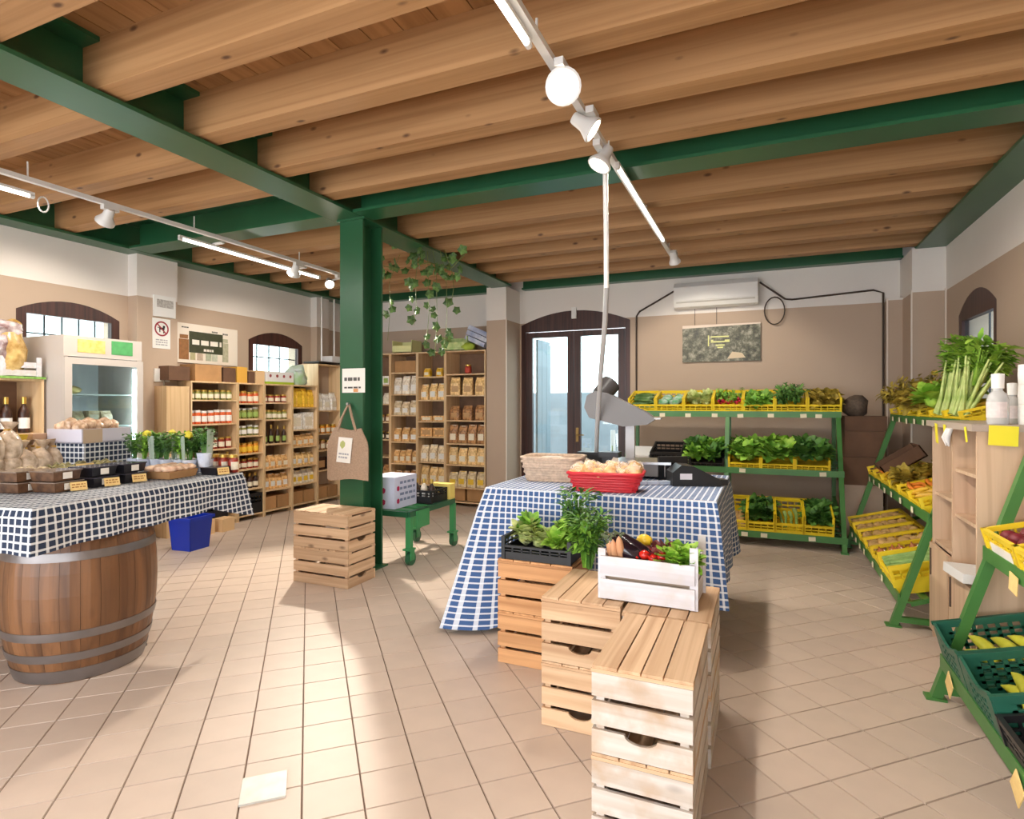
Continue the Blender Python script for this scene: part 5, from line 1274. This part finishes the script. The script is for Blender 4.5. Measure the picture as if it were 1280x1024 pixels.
MB().bx(X1 + .03, X1 + .055, Y0 + .01, Y0 + .035, .9, 1.3).build('handle', fm, dr)
for z in (.62, .95, 1.28, 1.58): MB().bx(X0 + .05, X1 - .03, Y0 + .045, Y1 - .045, z, z + .012).build('shelf', P('wire_shelf', (214, 220, 222), .4), fr)
MB().bx(X1 - .02, X1 - .012, Y1 - .075, Y1 - .055, .4, 1.84).build('light_strip', P('strip_glow', (255, 255, 255), .4, emit=(235, 245, 255), estr=22.0), fr)
for k in range(4):
    for j in range(3):
        if k == 0 and j == 2: continue
        M = TR(-5.95, 3.28 + k * .13, (1.293, .963, .633)[j], PI / 2)
        product(M, 'bag' if (k + j) % 2 else 'carton', ('rice', 'flour', 'paper')[j], 'cream', .1, .09, .14, 'cheese_pack', 'pale pack standing on the fridge shelf behind glass', 'pack', 'packs in the drinks fridge')
o = MB().blob((0, 0, .04), .09, 3, .3, 2, stretch=(1, 1.1, .5)).build('cheese_pack', P('cheese', (220, 196, 130), .5), None, (-5.93, 3.33, 1.593), smooth=60); tag(o, 'yellow cheese pack alone on the upper fridge shelf', 'pack')
Mw = TR(-5.95, 2.16, 0, PI / 2)
bay('oak shelf unit holding sparkling wine beside the fridge', Mw, .98, 1.72, .40, [.40, .82, 1.24])
row(Mw, .98, 1.241, 7, 'bottle', 'dark', 'white', .085, .085, .33, 'dark sparkling wine bottle with gold neck foil', 'on the upper shelf beside the fridge', 400, .10)
row(Mw, .98, .821, 7, 'bottle', 'dark', 'white', .085, .085, .33, 'dark sparkling wine bottle', 'on the lower shelf beside the fridge', 401, .10)
MB().bx(-6.35, -5.93, 2.14, 3.145, 1.721, 1.74).build('x', P('trim_grass', (104, 158, 62), .7, col2=(140, 180, 90), var=.1, nscale=30)).name = 'shelf_cover'
tag(bpy.data.objects['shelf_cover'], 'green shelf cover strip on top of the wine shelf', 'cover')
wc = thing('white_crate', 'small white slatted crate on top of the wine shelf', 'crate', (-6.08, 2.83, 1.742))
for s in (-1, 1):
    for z in (.03, .10): MB().box((s * .12, 0, z), (.012, .56, .05)).build('slat', cratewhite2_m, wc)
    for z in (.03, .10): MB().box((0, s * .28, z), (.24, .012, .05)).build('slat', cratewhite2_m, wc)
    for q in (-1, 0, 1): MB().box((s * .128, q * .27, .085), (.012, .04, .17)).build('post', cratewhite2_m, wc)
gf = thing('panettone_bag', 'cellophane gift bag with purple and gold wrap above the wine shelf', 'gift bag', (-6.06, 2.90, 1.77), 0.2)
b = MB(); b.tube([(0, 0, 0), (0, .01, .08), (0, .02, .2), (0, .0, .32), (0, .05, .40), (0, .09, .45)], [.10, .135, .14, .12, .085, .05], 14)
b.build('wrapped_cake', P('gold_wrap', (170, 132, 70), .25, col2=(206, 176, 116), var=.12, nscale=14), gf, smooth=50)
b = MB(); b.blob((0.0, -.04, .38), .14, 5, .5, 3, 2.2, stretch=(.8, 1.2, .6)); b.blob((0.02, -.10, .2), .12, 8, .5, 3, 2.4, stretch=(.8, .6, 1.6))
b.build('cellophane', P('purple_film', (128, 92, 92), .2, col2=(206, 196, 196), var=.15, nscale=12), gf, smooth=40)

# ================================================================== on the barrel table (table coordinates)
def TL(x, y, z=1.0, rz=0, rx=0): return MT @ TR(x, y, z, rz, rx)
film = P('cellophane_film', (186, 158, 130), .18, col2=(228, 208, 184), var=.12, nscale=24, rnd=.1)
bl_lid = P('tray_black', (30, 28, 34), .3); clear_lid = P('tray_lid', (128, 112, 100), .15, var=.15, nscale=22)
def food_box(x, y, z, w_, d_, h_, mt, lb, gr, lid=True, rz=0.0):
    t = thing('food_box', lb, 'box', M=TL(x, y, z, rz), group=gr)
    MB().add([(-w_ / 2 * .9, -d_ / 2 * .9, 0), (w_ / 2 * .9, -d_ / 2 * .9, 0), (w_ / 2 * .9, d_ / 2 * .9, 0), (-w_ / 2 * .9, d_ / 2 * .9, 0), (-w_ / 2, -d_ / 2, h_), (w_ / 2, -d_ / 2, h_), (w_ / 2, d_ / 2, h_), (-w_ / 2, d_ / 2, h_)], [(0, 3, 2, 1), (4, 5, 6, 7), (0, 1, 5, 4), (1, 2, 6, 5), (2, 3, 7, 6), (3, 0, 4, 7)]).build('tray', mt, t)
    if lid:
        MB().bx(-w_ / 2 - .004, w_ / 2 + .004, -d_ / 2 - .004, d_ / 2 + .004, h_, h_ + .006).build('lid', clear_lid if mt is not bl_lid else P('lid_smoke', (70, 66, 76), .15), t)
        MB().bx(w_ / 2 + .0005, w_ / 2 + .003, -.03, .025, h_ * .2, h_ * .9).build('sticker', paper_m, t)
brn = P('tray_brown', (74, 50, 36), .35, col2=(112, 80, 56), var=.1, nscale=20)
for k, (x, y, mt, lb) in enumerate(((-.20, -.33, brn, 'brown tray of preserves'), (-.02, -.27, brn, 'brown tray of preserves'), (.0, -.05, bl_lid, 'black tray of preserves'), (.02, .15, bl_lid, 'black tray of preserves'))):
    for j in range(2): food_box(x - .01 * j, y, 1.0 + j * .062, .17, .17, .052, mt, '%s %s in the front row of the barrel table' % (('lower', 'upper')[j], lb), '%s %s row' % (('lower', 'upper')[j], lb))
food_box(.30, .63, 1.0, .13, .15, .05, bl_lid, 'small black box at the end corner of the barrel table', None, False)
food_box(.13, .40, 1.0, .22, .26, .05, card_m, 'shallow kraft tray of wrapped snacks on the barrel table', None, False)
for k in range(12):
    o = put('snack_pack', MB().blob((0, 0, 0), .04, k, .3, 2, 2, stretch=(1, 1.2, .6)).mesh('snack_pack', P('snack_pink', (214, 168, 140), .3, col2=(236, 206, 176), var=.1, nscale=20, rnd=.08), 60), M=TL(.06 + .07 * (k % 3), .31 + .06 * (k // 3), 1.065, k)); tag(o, 'pinkish wrapped snack in the kraft tray', 'snack', 'snacks in the kraft tray')
def card(x, y, z, lb, w_=.085, h_=.05):
    o = MB().bx(-.001, .001, -w_ / 2, w_ / 2, 0, h_).build('price_card', tagy_m); o.matrix_basis = TL(x, y, z, -.35) @ TR(0, 0, 0, 0, 0, -.25); tag(o, lb, 'price card', 'yellow price cards on the barrel table')
    m2 = MB(); rd = random.Random(int(y * 100)); stroke_rows_x(m2, 2, -w_ * .4, w_ * .4, h_ * .25, h_ * .85, .0012, rd); m2.build('lettering', P('ink_ochre', (176, 120, 60), .7), o)
def stroke_rows_x(mb, rows, y0, y1, z0, z1, x, rd):
    for i in range(rows):
        zc = z1 - (z1 - z0) * (i + .5) / rows; hh = (z1 - z0) / rows * .45; y = y0
        while y < y1 - .004:
            wd = rd.uniform(.15, .3) * (y1 - y0); mb.bx(x, x + .0006, y, min(y + wd, y1), zc - hh / 2, zc + hh / 2); y += wd + (y1 - y0) * .07
card(.10, -.24, 1.001, 'yellow price card before the brown trays'); card(.12, -.04, 1.001, 'yellow price card before the first black tray'); card(.13, .15, 1.001, 'yellow price card before the second black tray'); card(.39, .60, 1.001, 'yellow price card at the end corner of the barrel table')
# olive and mushroom trays in the second row
oliv = P('olive_mix', (84, 76, 40), .35, col2=(150, 140, 84), var=.15, nscale=30)
for k, y in enumerate((-.12, .13, .38)):
    t = thing('open_tray', ('open dark tray of dried mushrooms on the barrel table', 'open dark tray of green olives on the barrel table', 'open dark tray of olives beside the check-covered riser')[k], 'tray', M=TL(-.45, y, 1.0))
    MB().bx(-.13, .13, -.115, .115, 0, .012).bx(-.13, .13, -.115, -.105, 0, .06).bx(-.13, .13, .105, .115, 0, .06).bx(.12, .13, -.115, .115, 0, .06).bx(-.13, -.12, -.115, .115, 0, .06).build('tray', brn, t)
    rd = random.Random(k); m2 = MB()
    for i in range(40): m2.blob((rd.uniform(-.11, .11), rd.uniform(-.095, .095), .055 + rd.uniform(0, .035)), .022, i, .3, 1)
    q = m2.build('filling', oliv if k else filmmat('mush', (150, 120, 90), (206, 186, 150)), t, smooth=60); q['kind'] = 'stuff'
card(-.29, .15, 1.05, 'yellow price card on the olive trays', .10, .06)
for k in range(20):
    x, y = -.80 - .15 * (k % 3), -.06 + .105 * ((k // 3) % 5) - .04 * (k % 3)
    z = 1.0 + (.13 if k >= 15 else 0)
    t = thing('snack_bag', 'clear tied bag of biscuits heaped at the back of the barrel table', 'bag', M=TL(x, y, z, k * .8) @ Matrix.Scale(1.25, 4), group='biscuit bags on the barrel table')
    MB().tube([(0, 0, 0), (0, 0, .03), (0, 0, .09), (.005, 0, .13), (.01, 0, .16), (.015, 0, .20)], [.045, .062, .065, .045, .014, .04], 10).build('bag_body', film, t, smooth=60)
    MB().lathe([(.016, .155), (.016, .165)], 8).build('tie', P('tie_gold', (206, 160, 60), .4), t)
    MB().blob((0, 0, .06), .05, k, .2, 1).build('biscuits', FILL['biscuit'], t)
for k in range(3): food_box(-.92, -.02 + k * .17, 1.25, .14, .14, .04, P('flat_box%d' % k, ((196, 150, 90), (222, 190, 60), (206, 170, 140))[k], .5, var=.08), ('tan flat box lying on the biscuit bags', 'yellow flat box lying on the biscuit bags', 'pale flat box lying on the biscuit bags')[k], None, False)
# riser with its own check cloth, tray of crackers
rs = thing('check_riser', 'box riser wrapped in navy check cloth on the barrel table', 'riser', M=TL(-.70, .56, 1.0))
b = MB(); hx, hy, hz = .16, .20, .22
for (a, c, d_, e, uvw, uvh) in (((-hx, -hy), (hx, -hy), 0, hz, 2 * hx, hz), ((hx, -hy), (hx, hy), 0, hz, 2 * hy, hz), ((hx, hy), (-hx, hy), 0, hz, 2 * hx, hz), ((-hx, hy), (-hx, -hy), 0, hz, 2 * hy, hz)):
    b.add([(*a, d_), (*c, d_), (*c, e), (*a, e)], [(0, 1, 2, 3)], 0, [[(0, 0), (uvw, 0), (uvw, uvh), (0, uvh)]])
b.add([(-hx, -hy, hz), (hx, -hy, hz), (hx, hy, hz), (-hx, hy, hz)], [(0, 1, 2, 3)], 0, [[(0, 0), (2 * hx, 0), (2 * hx, 2 * hy), (0, 2 * hy)]]); b.build('cover', clothshade_m, rs)
ck = thing('cracker_carton', 'white carton full of cracker bags on the check riser', 'carton', M=TL(-.70, .55, 1.222))
MB().bx(-.15, .15, -.20, .20, 0, .01).bx(.14, .15, -.20, .20, 0, .10).bx(-.15, -.14, -.20, .20, 0, .10).bx(-.14, .14, -.20, -.19, 0, .10).bx(-.14, .14, .19, .20, 0, .10).build('carton_body', P('carton_lilac', (206, 202, 214), .6), ck)
MB().bx(.1505, .152, -.19, -.04, .0, .098).build('kraft_print', P('carton_kraft', (190, 166, 140), .7, var=.06), ck)
for k in range(15):
    o = put('cracker_bag', MB().blob((0, 0, 0), .045, k % 4, .4, 2, 2.0, stretch=(1, 1, 1.1)).mesh('cracker_bag', P('cracker', (190, 148, 112), .3, col2=(226, 196, 166), var=.15, nscale=30, rnd=.1), 50), M=TL(-.78 + .08 * (k % 3), .40 + .066 * (k // 3), 1.33 + .02 * (k % 2), k)); tag(o, 'clear bag of brown crackers in the white carton', 'bag', 'cracker bags in the carton')
# pots of herbs in printed sleeves
slv = P('sleeve_lilac', (196, 206, 226), .25, col2=(222, 228, 240), var=.06, nscale=12, rnd=.05)
hb = [herb_mesh('basil_leaves', m_, .070, .21, 150, 40 + i, .6) for i, m_ in enumerate((lf_dark, lf_green, lf_dark))]
for k in range(13):
    r_ = k // 7; i = k % 7; x = -.36 + .098 * i + .05 * r_; y = .60 + .10 * r_ - .02 * (i % 2)
    t = thing('herb_pot', 'green herb in a pale lilac printed sleeve on the barrel table', 'herb pot', M=TL(x, y, 1.001 + (.05 if x > .2 else 0), k), group='herb pots on the barrel table')
    MB().lathe([(.001, 0), (.036, 0), (.050, .10)], 14).build('sleeve', slv, t, smooth=60)
    put('leaves', hb[k % 3], t, (0, 0, .07), k)
    MB().lathe([(.052, .10), (.062, .25), (.064, .27)], 8, a0=k, a1=k + 1.1).build('sleeve_collar', P('sleeve_top', (206, 222, 206), .2, alpha=.45), t, smooth=60)
    if k % 4 == 1: MB().blob((.02, 0, .28), .032, k, .3, 1).build('flower', P('flower_yellow', (226, 206, 60), .6), t)
# figs / small jars behind herbs at the end
for k in range(3): product(TL(.20 + .08 * k, .735, 1.0, PI / 2), 'jar', 'jam', 'cream', .07, .07, .13, 'jar', 'small jar of dark jam at the end of the barrel table', 'jar', 'jam jars at the table end')
# ================================================================== trolley with cartons by the column
tl = thing('green_trolley', 'green steel trolley on castors beside the column', 'trolley', (-3.02, 4.56, 0))
TLn, TWd, TZ = .86, .46, .50
for x in (0, -TWd): MB().bx(x - .02, x + .02, 0, TLn, TZ - .05, TZ).build('frame_rail', rackgreen_m if False else green_m, tl)
for y in (0, TLn): MB().bx(-TWd, 0, y - .02, y + .02, TZ - .05, TZ).build('frame_rail', green_m, tl)
trg = P('trolley_green', (62, 142, 84), .4)
for i in range(5): MB().bx(-TWd + .02, -.02, .08 + i * .17, .17 + i * .17, TZ - .02, TZ - .005).build('deck_slat', trg, tl)
for x in (0, -TWd):
    for y in (.02, TLn - .02):
        MB().bx(x - .025, x + .025, y - .025, y + .025, .16, TZ - .05).build('leg', trg, tl)
        wb_ = MB().bx(x - .04, x + .04, y - .05, y + .05, .145, .16); wb_.bx(x - .03, x - .022, y - .02, y + .045, .05, .15); wb_.bx(x + .022, x + .03, y - .02, y + .045, .05, .15)
        cs = wb_.build('castor', trg, tl)
        MB().cyl((x - .02, y + .02, .062), (x + .02, y + .02, .062), .062, n=16).build('wheel', P('wheel_green', (44, 96, 62), .5), cs, smooth=40)
MB().bx(.022, .034, .10, .32, TZ - .17, TZ - .01).build('hung_tray', trg, tl)
cbx = thing('cherry_carton', 'white carton printed with cherries standing on the trolley', 'carton', (-3.36, 4.80, TZ + .001))
MB().box((0, 0, .15), (.31, .38, .30)).build('carton_body', P('carton_blue', (206, 208, 230), .6), cbx)
for (x, y, z) in ((-.09, -.1915, .17), (-.09, -.1915, .06), (.03, -.1915, .17), (.03, -.1915, .06)): MB().blob((x, y, z), .026, 1, .15, 1, stretch=(1, .05, 1.2)).build('printed_cherry', P('print_cherry', (176, 30, 80), .6), cbx)
for (y, z) in ((-.13, .19), (-.13, .07)): MB().blob((.1565, y, z), .024, 1, .15, 1, stretch=(.05, 1, 1.2)).build('printed_cherry', P('print_cherry', (176, 30, 80), .6), cbx)
m2 = MB(); stroke_rows_x(m2, 4, -.10, .16, .05, .27, .1555, random.Random(4)); m2.build('lettering', P('ink_blue', (120, 130, 160), .6), cbx)
o = MB().box((0, 0, .08), (.24, .10, .16)).build('yellow_carton', P('carton_yellow', (232, 206, 110), .6), None, (-3.13, 5.38, TZ + .001)); tag(o, 'yellow carton at the far end of the green trolley', 'carton')
o = put('black_crate', plastic_crate_mesh(.34, .30, .13, black_m), loc=(-3.22, 5.16, TZ + .001)); tag(o, 'low black plastic crate on the trolley behind the cherry carton', 'crate')
for k in range(3): product(TR(-3.30 + .09 * k, 5.14, TZ + .012), 'bottle', ('dark', 'flour', 'dark')[k], 'white', .07, .07, .22, 'bottle', ('dark bottle at the column side of the black trolley crate', 'pale bottle in the black trolley crate', 'dark bottle at the outer side of the black trolley crate')[k], 'bottle', None)
# ================================================================== ivy
iv = thing('hanging_ivy', 'trailing ivy hanging from the beam behind the green column', 'plant', (-3.3, 5.35, 2.95))
ivm = P('ivy_leaf', (46, 78, 34), .5, col2=(96, 128, 60), var=.1, nscale=20, rnd=.25); rd = random.Random(3)
vl = MB(); 
for i in range(5):
    q = []
    for j in range(5):
        a = j * 2 * PI / 5 + PI / 2; q.append((.042 * math.cos(a), 0.0, .042 * math.sin(a))); a += PI / 5; q.append((.030 * math.cos(a), .004, .030 * math.sin(a)))
vl.add([(0, -.006, 0)] + q, [(0, 1 + k, 1 + (k + 1) % 10) for k in range(10)])
ivl = vl.mesh('leaf', ivm)
def ivy_leaf(p): put('leaf', ivl, iv, p, (rd.uniform(-.5, .5), rd.uniform(-.6, .6), rd.uniform(-.7, .7)), scale=rd.uniform(1.0, 1.5))
spots = []
for (u, v) in ((519, 381), (511, 390), (524, 395), (513, 405), (532, 388), (553, 370), (545, 378), (556, 385), (545, 395), (547, 403), (564, 395), (546, 416), (556, 421), (535, 428), (546, 431), (567, 430), (554, 438), (528, 437), (540, 448), (549, 447), (557, 355), (500, 312), (489, 326), (486, 334), (522, 330), (532, 322), (545, 343), (556, 353), (562, 355), (484, 388), (478, 395), (482, 378), (520, 360), (530, 358), (515, 365), (538, 362)):
    # leaf spots expressed in the ivy's own plane (metres from its hanging point)
    spots.append(((u - 535) * .0100, rd.uniform(-.12, .12), (342 - v) * .0085))
for s in spots: ivy_leaf(s)
for k in range(26): ivy_leaf((rd.uniform(-.6, .45), rd.uniform(-.15, .15), rd.uniform(-.12, .16)))
for (x0, zz) in ((-.16, -.6), (.10, -.95), (.22, -.85), (-.5, -.75), (.0, -.8), (.30, -.4)):
    MB().tube([(x0 * .7, 0, .18), (x0, .02, -.1), (x0 + .02, 0, zz * .6), (x0 - .01, 0, zz)], .0035, 4).build('stem', P('ivy_stem', (110, 120, 60), .6), iv)
MB().tube([(-.65, 0, .1), (-.3, 0, .0), (0, 0, .06), (.3, 0, -.02), (.45, 0, .1)], .005, 4).build('stem', P('ivy_stem', (110, 120, 60), .6), iv)
MB().tube([(-.1, 0, .0), (-.1, 0, .22)], .004, 4).build('hanging_wire', steel_m, iv)

# ================================================================== on the central counter
def basket(name, label, M, w, d, h, mat, bands, flare=1.22):
    t = thing(name, label, 'basket', M=M)
    ring = lambda s: [(a * w / 2 * s, b * d / 2 * s) for a, b in ((-1, -.8), (-.85, -1), (-.4, -1), (0, -1), (.4, -1), (.85, -1), (1, -.8), (1, 0), (1, .8), (.85, 1), (.4, 1), (0, 1), (-.4, 1), (-.85, 1), (-1, .8), (-1, 0))]
    for k in range(bands):
        z = h * (k + .5) / bands; s = 1 / flare + (1 - 1 / flare) * k / (bands - 1); pts = []
        for i, (x, y) in enumerate(ring(s)):
            q = 1 + .022 * (1 if (i + k) % 2 else -1); pts.append((x * q, y * q, z))
        pts.append(pts[0]); MB().tube(pts, h / bands * .56, 6).build('woven_band', mat, t, smooth=60)
    for i, (x, y) in enumerate(ring(1)):
        MB().tube([(x / flare, y / flare, 0), (x, y, h)], .005, 5).build('stake', mat, t)
    pts = [(x * 1.02, y * 1.02, h) for x, y in ring(1)]; pts.append(pts[0]); MB().tube(pts, .011, 7).build('rim', mat, t, smooth=60)
    b = MB(); r = ring(1 / flare); b.add([(x, y, .006) for x, y in r], [tuple(range(len(r)))]); b.build('bottom', mat, t)
ZC = .942
Mb = TR(-.94, 3.72, ZC, .12)
basket('red_basket', 'red woven basket of bread packets on the central counter', Mb, .46, .26, .115, red_m, 7)
for s in (-1, 1): pass
breadm = P('bread_crust', (204, 148, 88), .5, col2=(236, 196, 140), var=.12, nscale=20, rnd=.08)
for k in range(18):
    x = -.18 + .072 * (k % 6); y = -.075 + .075 * (k // 6)
    t = thing('bread_packet', 'clear packet of bread rolls heaped in the red basket', 'bread packet', M=Mb @ TR(x, y, .105 + .02 * (k % 2) + .02 * (k // 6 == 1), k * .7, .5 * math.sin(k)), group='bread packets in the red basket')
    MB().blob((0, 0, .0), .050, k % 4, .35, 2, 1.8, stretch=(1.1, .9, .9)).build('bread', breadm, t, smooth=60)
    MB().blob((.01, 0, .028), .040, 5 + k % 5, .7, 2, 2.6, stretch=(1.1, .8, .75)).build('film', P('bread_film', (244, 236, 222), .12, alpha=.30), t, smooth=40)
Mwk = TR(-1.42, 4.06, ZC, .10)
basket('wicker_basket', 'pale grey wicker basket at the corner of the central counter', Mwk, .42, .30, .17, wicker_m, 9, 1.2)
o = put('linen_cloth', MB().blob((0, 0, 0), .15, 4, .4, 3, 1.8, stretch=(1.25, .85, .28)).mesh('linen_cloth', P('linen', (214, 200, 190), .85, var=.06), 60), M=Mwk @ TR(0, 0, .13)); tag(o, 'rumpled linen cloth lining the wicker basket', 'cloth')
# scale
sc_ = thing('weighing_scale', 'grey shop scale with a tilted display head on a column', 'scale', (-1.02, 4.52, ZC), .1)
gsc = P('scale_grey', (116, 112, 110), .4); gdk = P('scale_dark', (74, 70, 70), .4)
MB().bx(-.05, .34, -.18, .16, .02, .11).build('scale_body', gsc, sc_)
MB().bx(-.08, .38, -.20, .18, .11, .128).build('weighing_plate', steel_m, sc_)
MB().bx(.02, .09, .06, .12, .12, .42).build('column', P('scale_pale', (206, 204, 206), .35), sc_)
b = MB(); pr = [(-.26, .62), (-.20, .66), (-.10, .64), (.20, .49), (.26, .44), (.20, .40), (.02, .385), (-.24, .45), (-.28, .53)]
n_ = len(pr); b.add([(x, -.10, z) for x, z in pr] + [(x, .10, z) for x, z in pr], [tuple(range(n_)), tuple(range(2 * n_ - 1, n_ - 1, -1))] + [(i, n_ + i, n_ + (i + 1) % n_, (i + 1) % n_) for i in range(n_)])
b.build('display_head', gsc, sc_, smooth=25)
MB().cyl((-.17, .02, .62), (-.10, .10, .72), .075, .08, 16).build('rear_dome', gdk, sc_, smooth=40)
MB().bx(.20, .30, -.09, .09, .44, .452).build('receipt_tray', P('scale_pale', (206, 204, 206), .35), sc_)
o = MB().bx(-.10, .10, -.05, .05, 0, .15).bx(-.13, .13, -.07, .07, .15, .17).build('black_stand', black_m, None, (-1.26, 4.60, ZC)); tag(o, 'black stand at the foot of the service pole', 'stand')
o = MB().bx(-.05, .05, -.04, .04, 0, .16).bx(-.075, .075, -.06, .06, .16, .20).build('card_reader', black_m, None, (-1.06, 4.30, ZC)); tag(o, 'small black card reader stand beside the scale', 'stand')
o = MB().tube([(0, 0, 0), (.004, 0, .10), (0, .01, .22)], [.008, .007, .004], 6).build('green_pen', P('pen_green', (120, 150, 90), .4), None, (-1.06, 4.36, ZC + .02)); tag(o, 'green stem leaning beside the black card reader', 'stem')
pos = thing('cash_terminal', 'black sloping cash terminal with a white sticker on the counter', 'terminal', (-.45, 4.20, ZC), .35)
b = MB(); pr = [(-.16, 0), (.16, 0), (.17, .03), (.13, .06), (-.02, .135), (-.10, .14), (-.16, .09)]
n_ = len(pr); b.add([(x, -.09, z) for x, z in pr] + [(x, .11, z) for x, z in pr], [tuple(range(n_)), tuple(range(2 * n_ - 1, n_ - 1, -1))] + [(i, n_ + i, n_ + (i + 1) % n_, (i + 1) % n_) for i in range(n_)]); b.build('terminal_body', black_m, pos, smooth=25)
MB().bx(-.11, -.03, -.0925, -.09, .045, .085).build('sticker', P('sticker_lilac', (206, 200, 206), .5), pos)
MB().bx(.17, .22, -.05, .05, 0, .04).build('side_box', black_m, pos)
o = MB().bx(-.11, .11, -.015, .015, 0, .17).build('screen_panel', black_m, None, (-.62, 4.42, ZC), .5); tag(o, 'black panel standing behind the cash terminal', 'panel')
for k in range(3):
    o = MB().box((0, 0, .012), (.09, .05, .022)).build('paper_slip', P('slip_blue', (196, 206, 222), .5), None, (-.78 + k * .07, 4.06 + .03 * k, ZC + .001), .4 * k); tag(o, ('pale slip of paper beside the red basket', 'pale slip of paper between basket and cash terminal', 'pale slip of paper beside the cash terminal')[k], 'paper')
# ================================================================== vegetables on the crates
Tk = TR(-1.19, 3.24, .603)
o = put('black_crate', plastic_crate_mesh(.40, .30, .13, black_m, True), M=Tk); tag(o, 'black plastic crate of lettuce and celery on the tan wooden crates', 'crate')
for k, (x, y, z, nm, s) in enumerate(((-.12, .0, .06, 'pale', 1.15), (-.13, .05, .12, 'green', .9), (-.03, -.02, .05, 'pale', .95), (.06, .0, .05, 'pale', 1.0), (.12, .03, .10, 'lime', 1.05), (.10, -.06, .06, 'lime', .9))):
    o = put('lettuce', LET[nm][k % 2], M=Tk @ TR(x, y, z, k * 1.3, .3 * (k % 2)) @ Matrix.Scale(s, 4)); tag(o, ('pale romaine' if nm == 'pale' else 'bright green lettuce' if nm == 'lime' else 'dark topped lettuce') + ' head in the black crate on tan crates', 'lettuce', 'lettuces in the black crate')
pb = thing('parsley_bunch', 'big dark bunch of parsley hanging over the edge of the black crate', 'herb bunch', M=TR(-.905, 3.10, .602))
put('leaves', herb_mesh('parsley', lf_green, .12, .26, 240, 77, .45), pb, (0, 0, 0))
put('leaves', herb_mesh('parsley', lf_dark, .11, .30, 200, 78, .4), pb, (.03, -.02, .0))
o = put('celery_leaves', herb_mesh('celery_top', lf_dark, .12, .30, 160, 79, .5), M=TR(-1.0, 3.26, .70)); tag(o, 'dark celery tops standing up behind the parsley', 'celery')
Twb = wb.matrix_basis
egg_m = P('aubergine_skin', (30, 16, 26), .2, coat=.4); cal_m = P('calyx_green', (66, 78, 40), .6)
eg = MB().lathe([(.001, 0), (.022, .006), (.036, .03), (.040, .06), (.036, .11), (.028, .16), (.022, .19), (.001, .196)], 16).mesh('aubergine', egg_m, 60)
cy = MB().lathe([(.026, .165), (.026, .185), (.010, .20), (.007, .225), (.001, .226)], 8).mesh('calyx', cal_m, 50)
for k, (x, y, rx, rz) in enumerate(((-.13, -.07, -.55, 2.1), (-.09, -.05, -.5, 1.75), (-.15, .02, -.5, 2.4))):
    o = put('aubergine', eg, M=Twb @ TR(x + .10, y, .17, rz - 1.2, rx, -.9)); tag(o, 'glossy black aubergine lying across the white box', 'aubergine', 'aubergines in the white box'); put('calyx', cy, o)
SWEET = capsule('sweet_potato', P('root_skin', (206, 152, 112), .6, var=.1, rnd=.08), .17, .022, .004, taper=.8)
for k, (x, y) in enumerate(((-.17, -.09), (-.15, -.105), (-.185, -.05), (-.12, -.115))):
    o = put('sweet_potato', SWEET, M=Twb @ TR(x, y, .19 + .01 * k, 1.5, 0, 1.1)); tag(o, 'pale tan root upright at the end of the white box', 'root', 'tan roots in the white box')
o = put('lemon', MB().blob((0, 0, 0), .032, 2, .06, 2, 1, stretch=(1.25, 1, 1)).mesh('lemon', P('lemon_skin', (226, 186, 40), .4), 80), M=Twb @ TR(-.05, .05, .24)); tag(o, 'single yellow lemon behind the aubergines', 'lemon')
for k in range(9):
    o = put('tomato', TOM[0], M=Twb @ TR(-.06 + .04 * (k % 4), -.09 + .06 * (k // 4), .195 + .012 * (k % 2), k) @ Matrix.Scale(.8, 4)); tag(o, 'red tomato between aubergines and salad in the white box', 'tomato', 'tomatoes in the white box')
for k in range(4):
    o = put('red_lettuce', LET['red'][k % 2], M=Twb @ TR(.02 + .05 * (k % 2), -.06 + .10 * (k // 2), .15, k) @ Matrix.Scale(.75, 4)); tag(o, 'reddish brown leaf lettuce in the white box', 'lettuce', 'red lettuces in the white box')
for k in range(5):
    o = put('green_lettuce', LET['lime'][k % 2], M=Twb @ TR(.10 + .04 * (k % 3), -.08 + .11 * (k // 3), .155, k) @ Matrix.Scale(.82, 4)); tag(o, 'frilly lime green lettuce at the post end of the white box', 'lettuce', 'lime lettuces in the white box')
fill_ = MB().bx(-.19, .19, -.13, .13, .012, .13).build('paper_lining', P('lining', (150, 130, 110), .8), wb)

# ================================================================== boxes in the corner by the racks
crn = [(.98, 7.45, 0, .36, .34, .62, P('sack_beige', (196, 172, 150), .8, var=.08, nscale=4), 'tall beige carton standing on the floor in the corner'),
       (.98, 7.46, .622, .40, .40, .30, carddark_m, 'dark brown carton on the beige carton in the corner'), (.99, 7.47, .924, .38, .38, .28, carddark_m, 'dark brown carton second from the top in the corner'), (1.00, 7.48, 1.206, .40, .36, .16, carddark_m, 'dark brown carton topmost in the corner stack')]
for (x, y, z, a, b_, c, mt, lb) in crn:
    o = MB().box((0, 0, c / 2), (a, b_, c)).box((0, 0, c + .001), (a, .04, .002)).build('carton', mt, None, (x, y, z), .05); tag(o, lb, 'carton')
o = MB().blob((0, 0, .10), .14, 6, .35, 2, 1.6, stretch=(.9, .9, .9)).build('net_bag', P('net_dark', (96, 80, 66), .8, var=.2, nscale=40), None, (.92, 7.42, 1.37), smooth=60); tag(o, 'dark net sack on top of the corner cartons', 'sack')
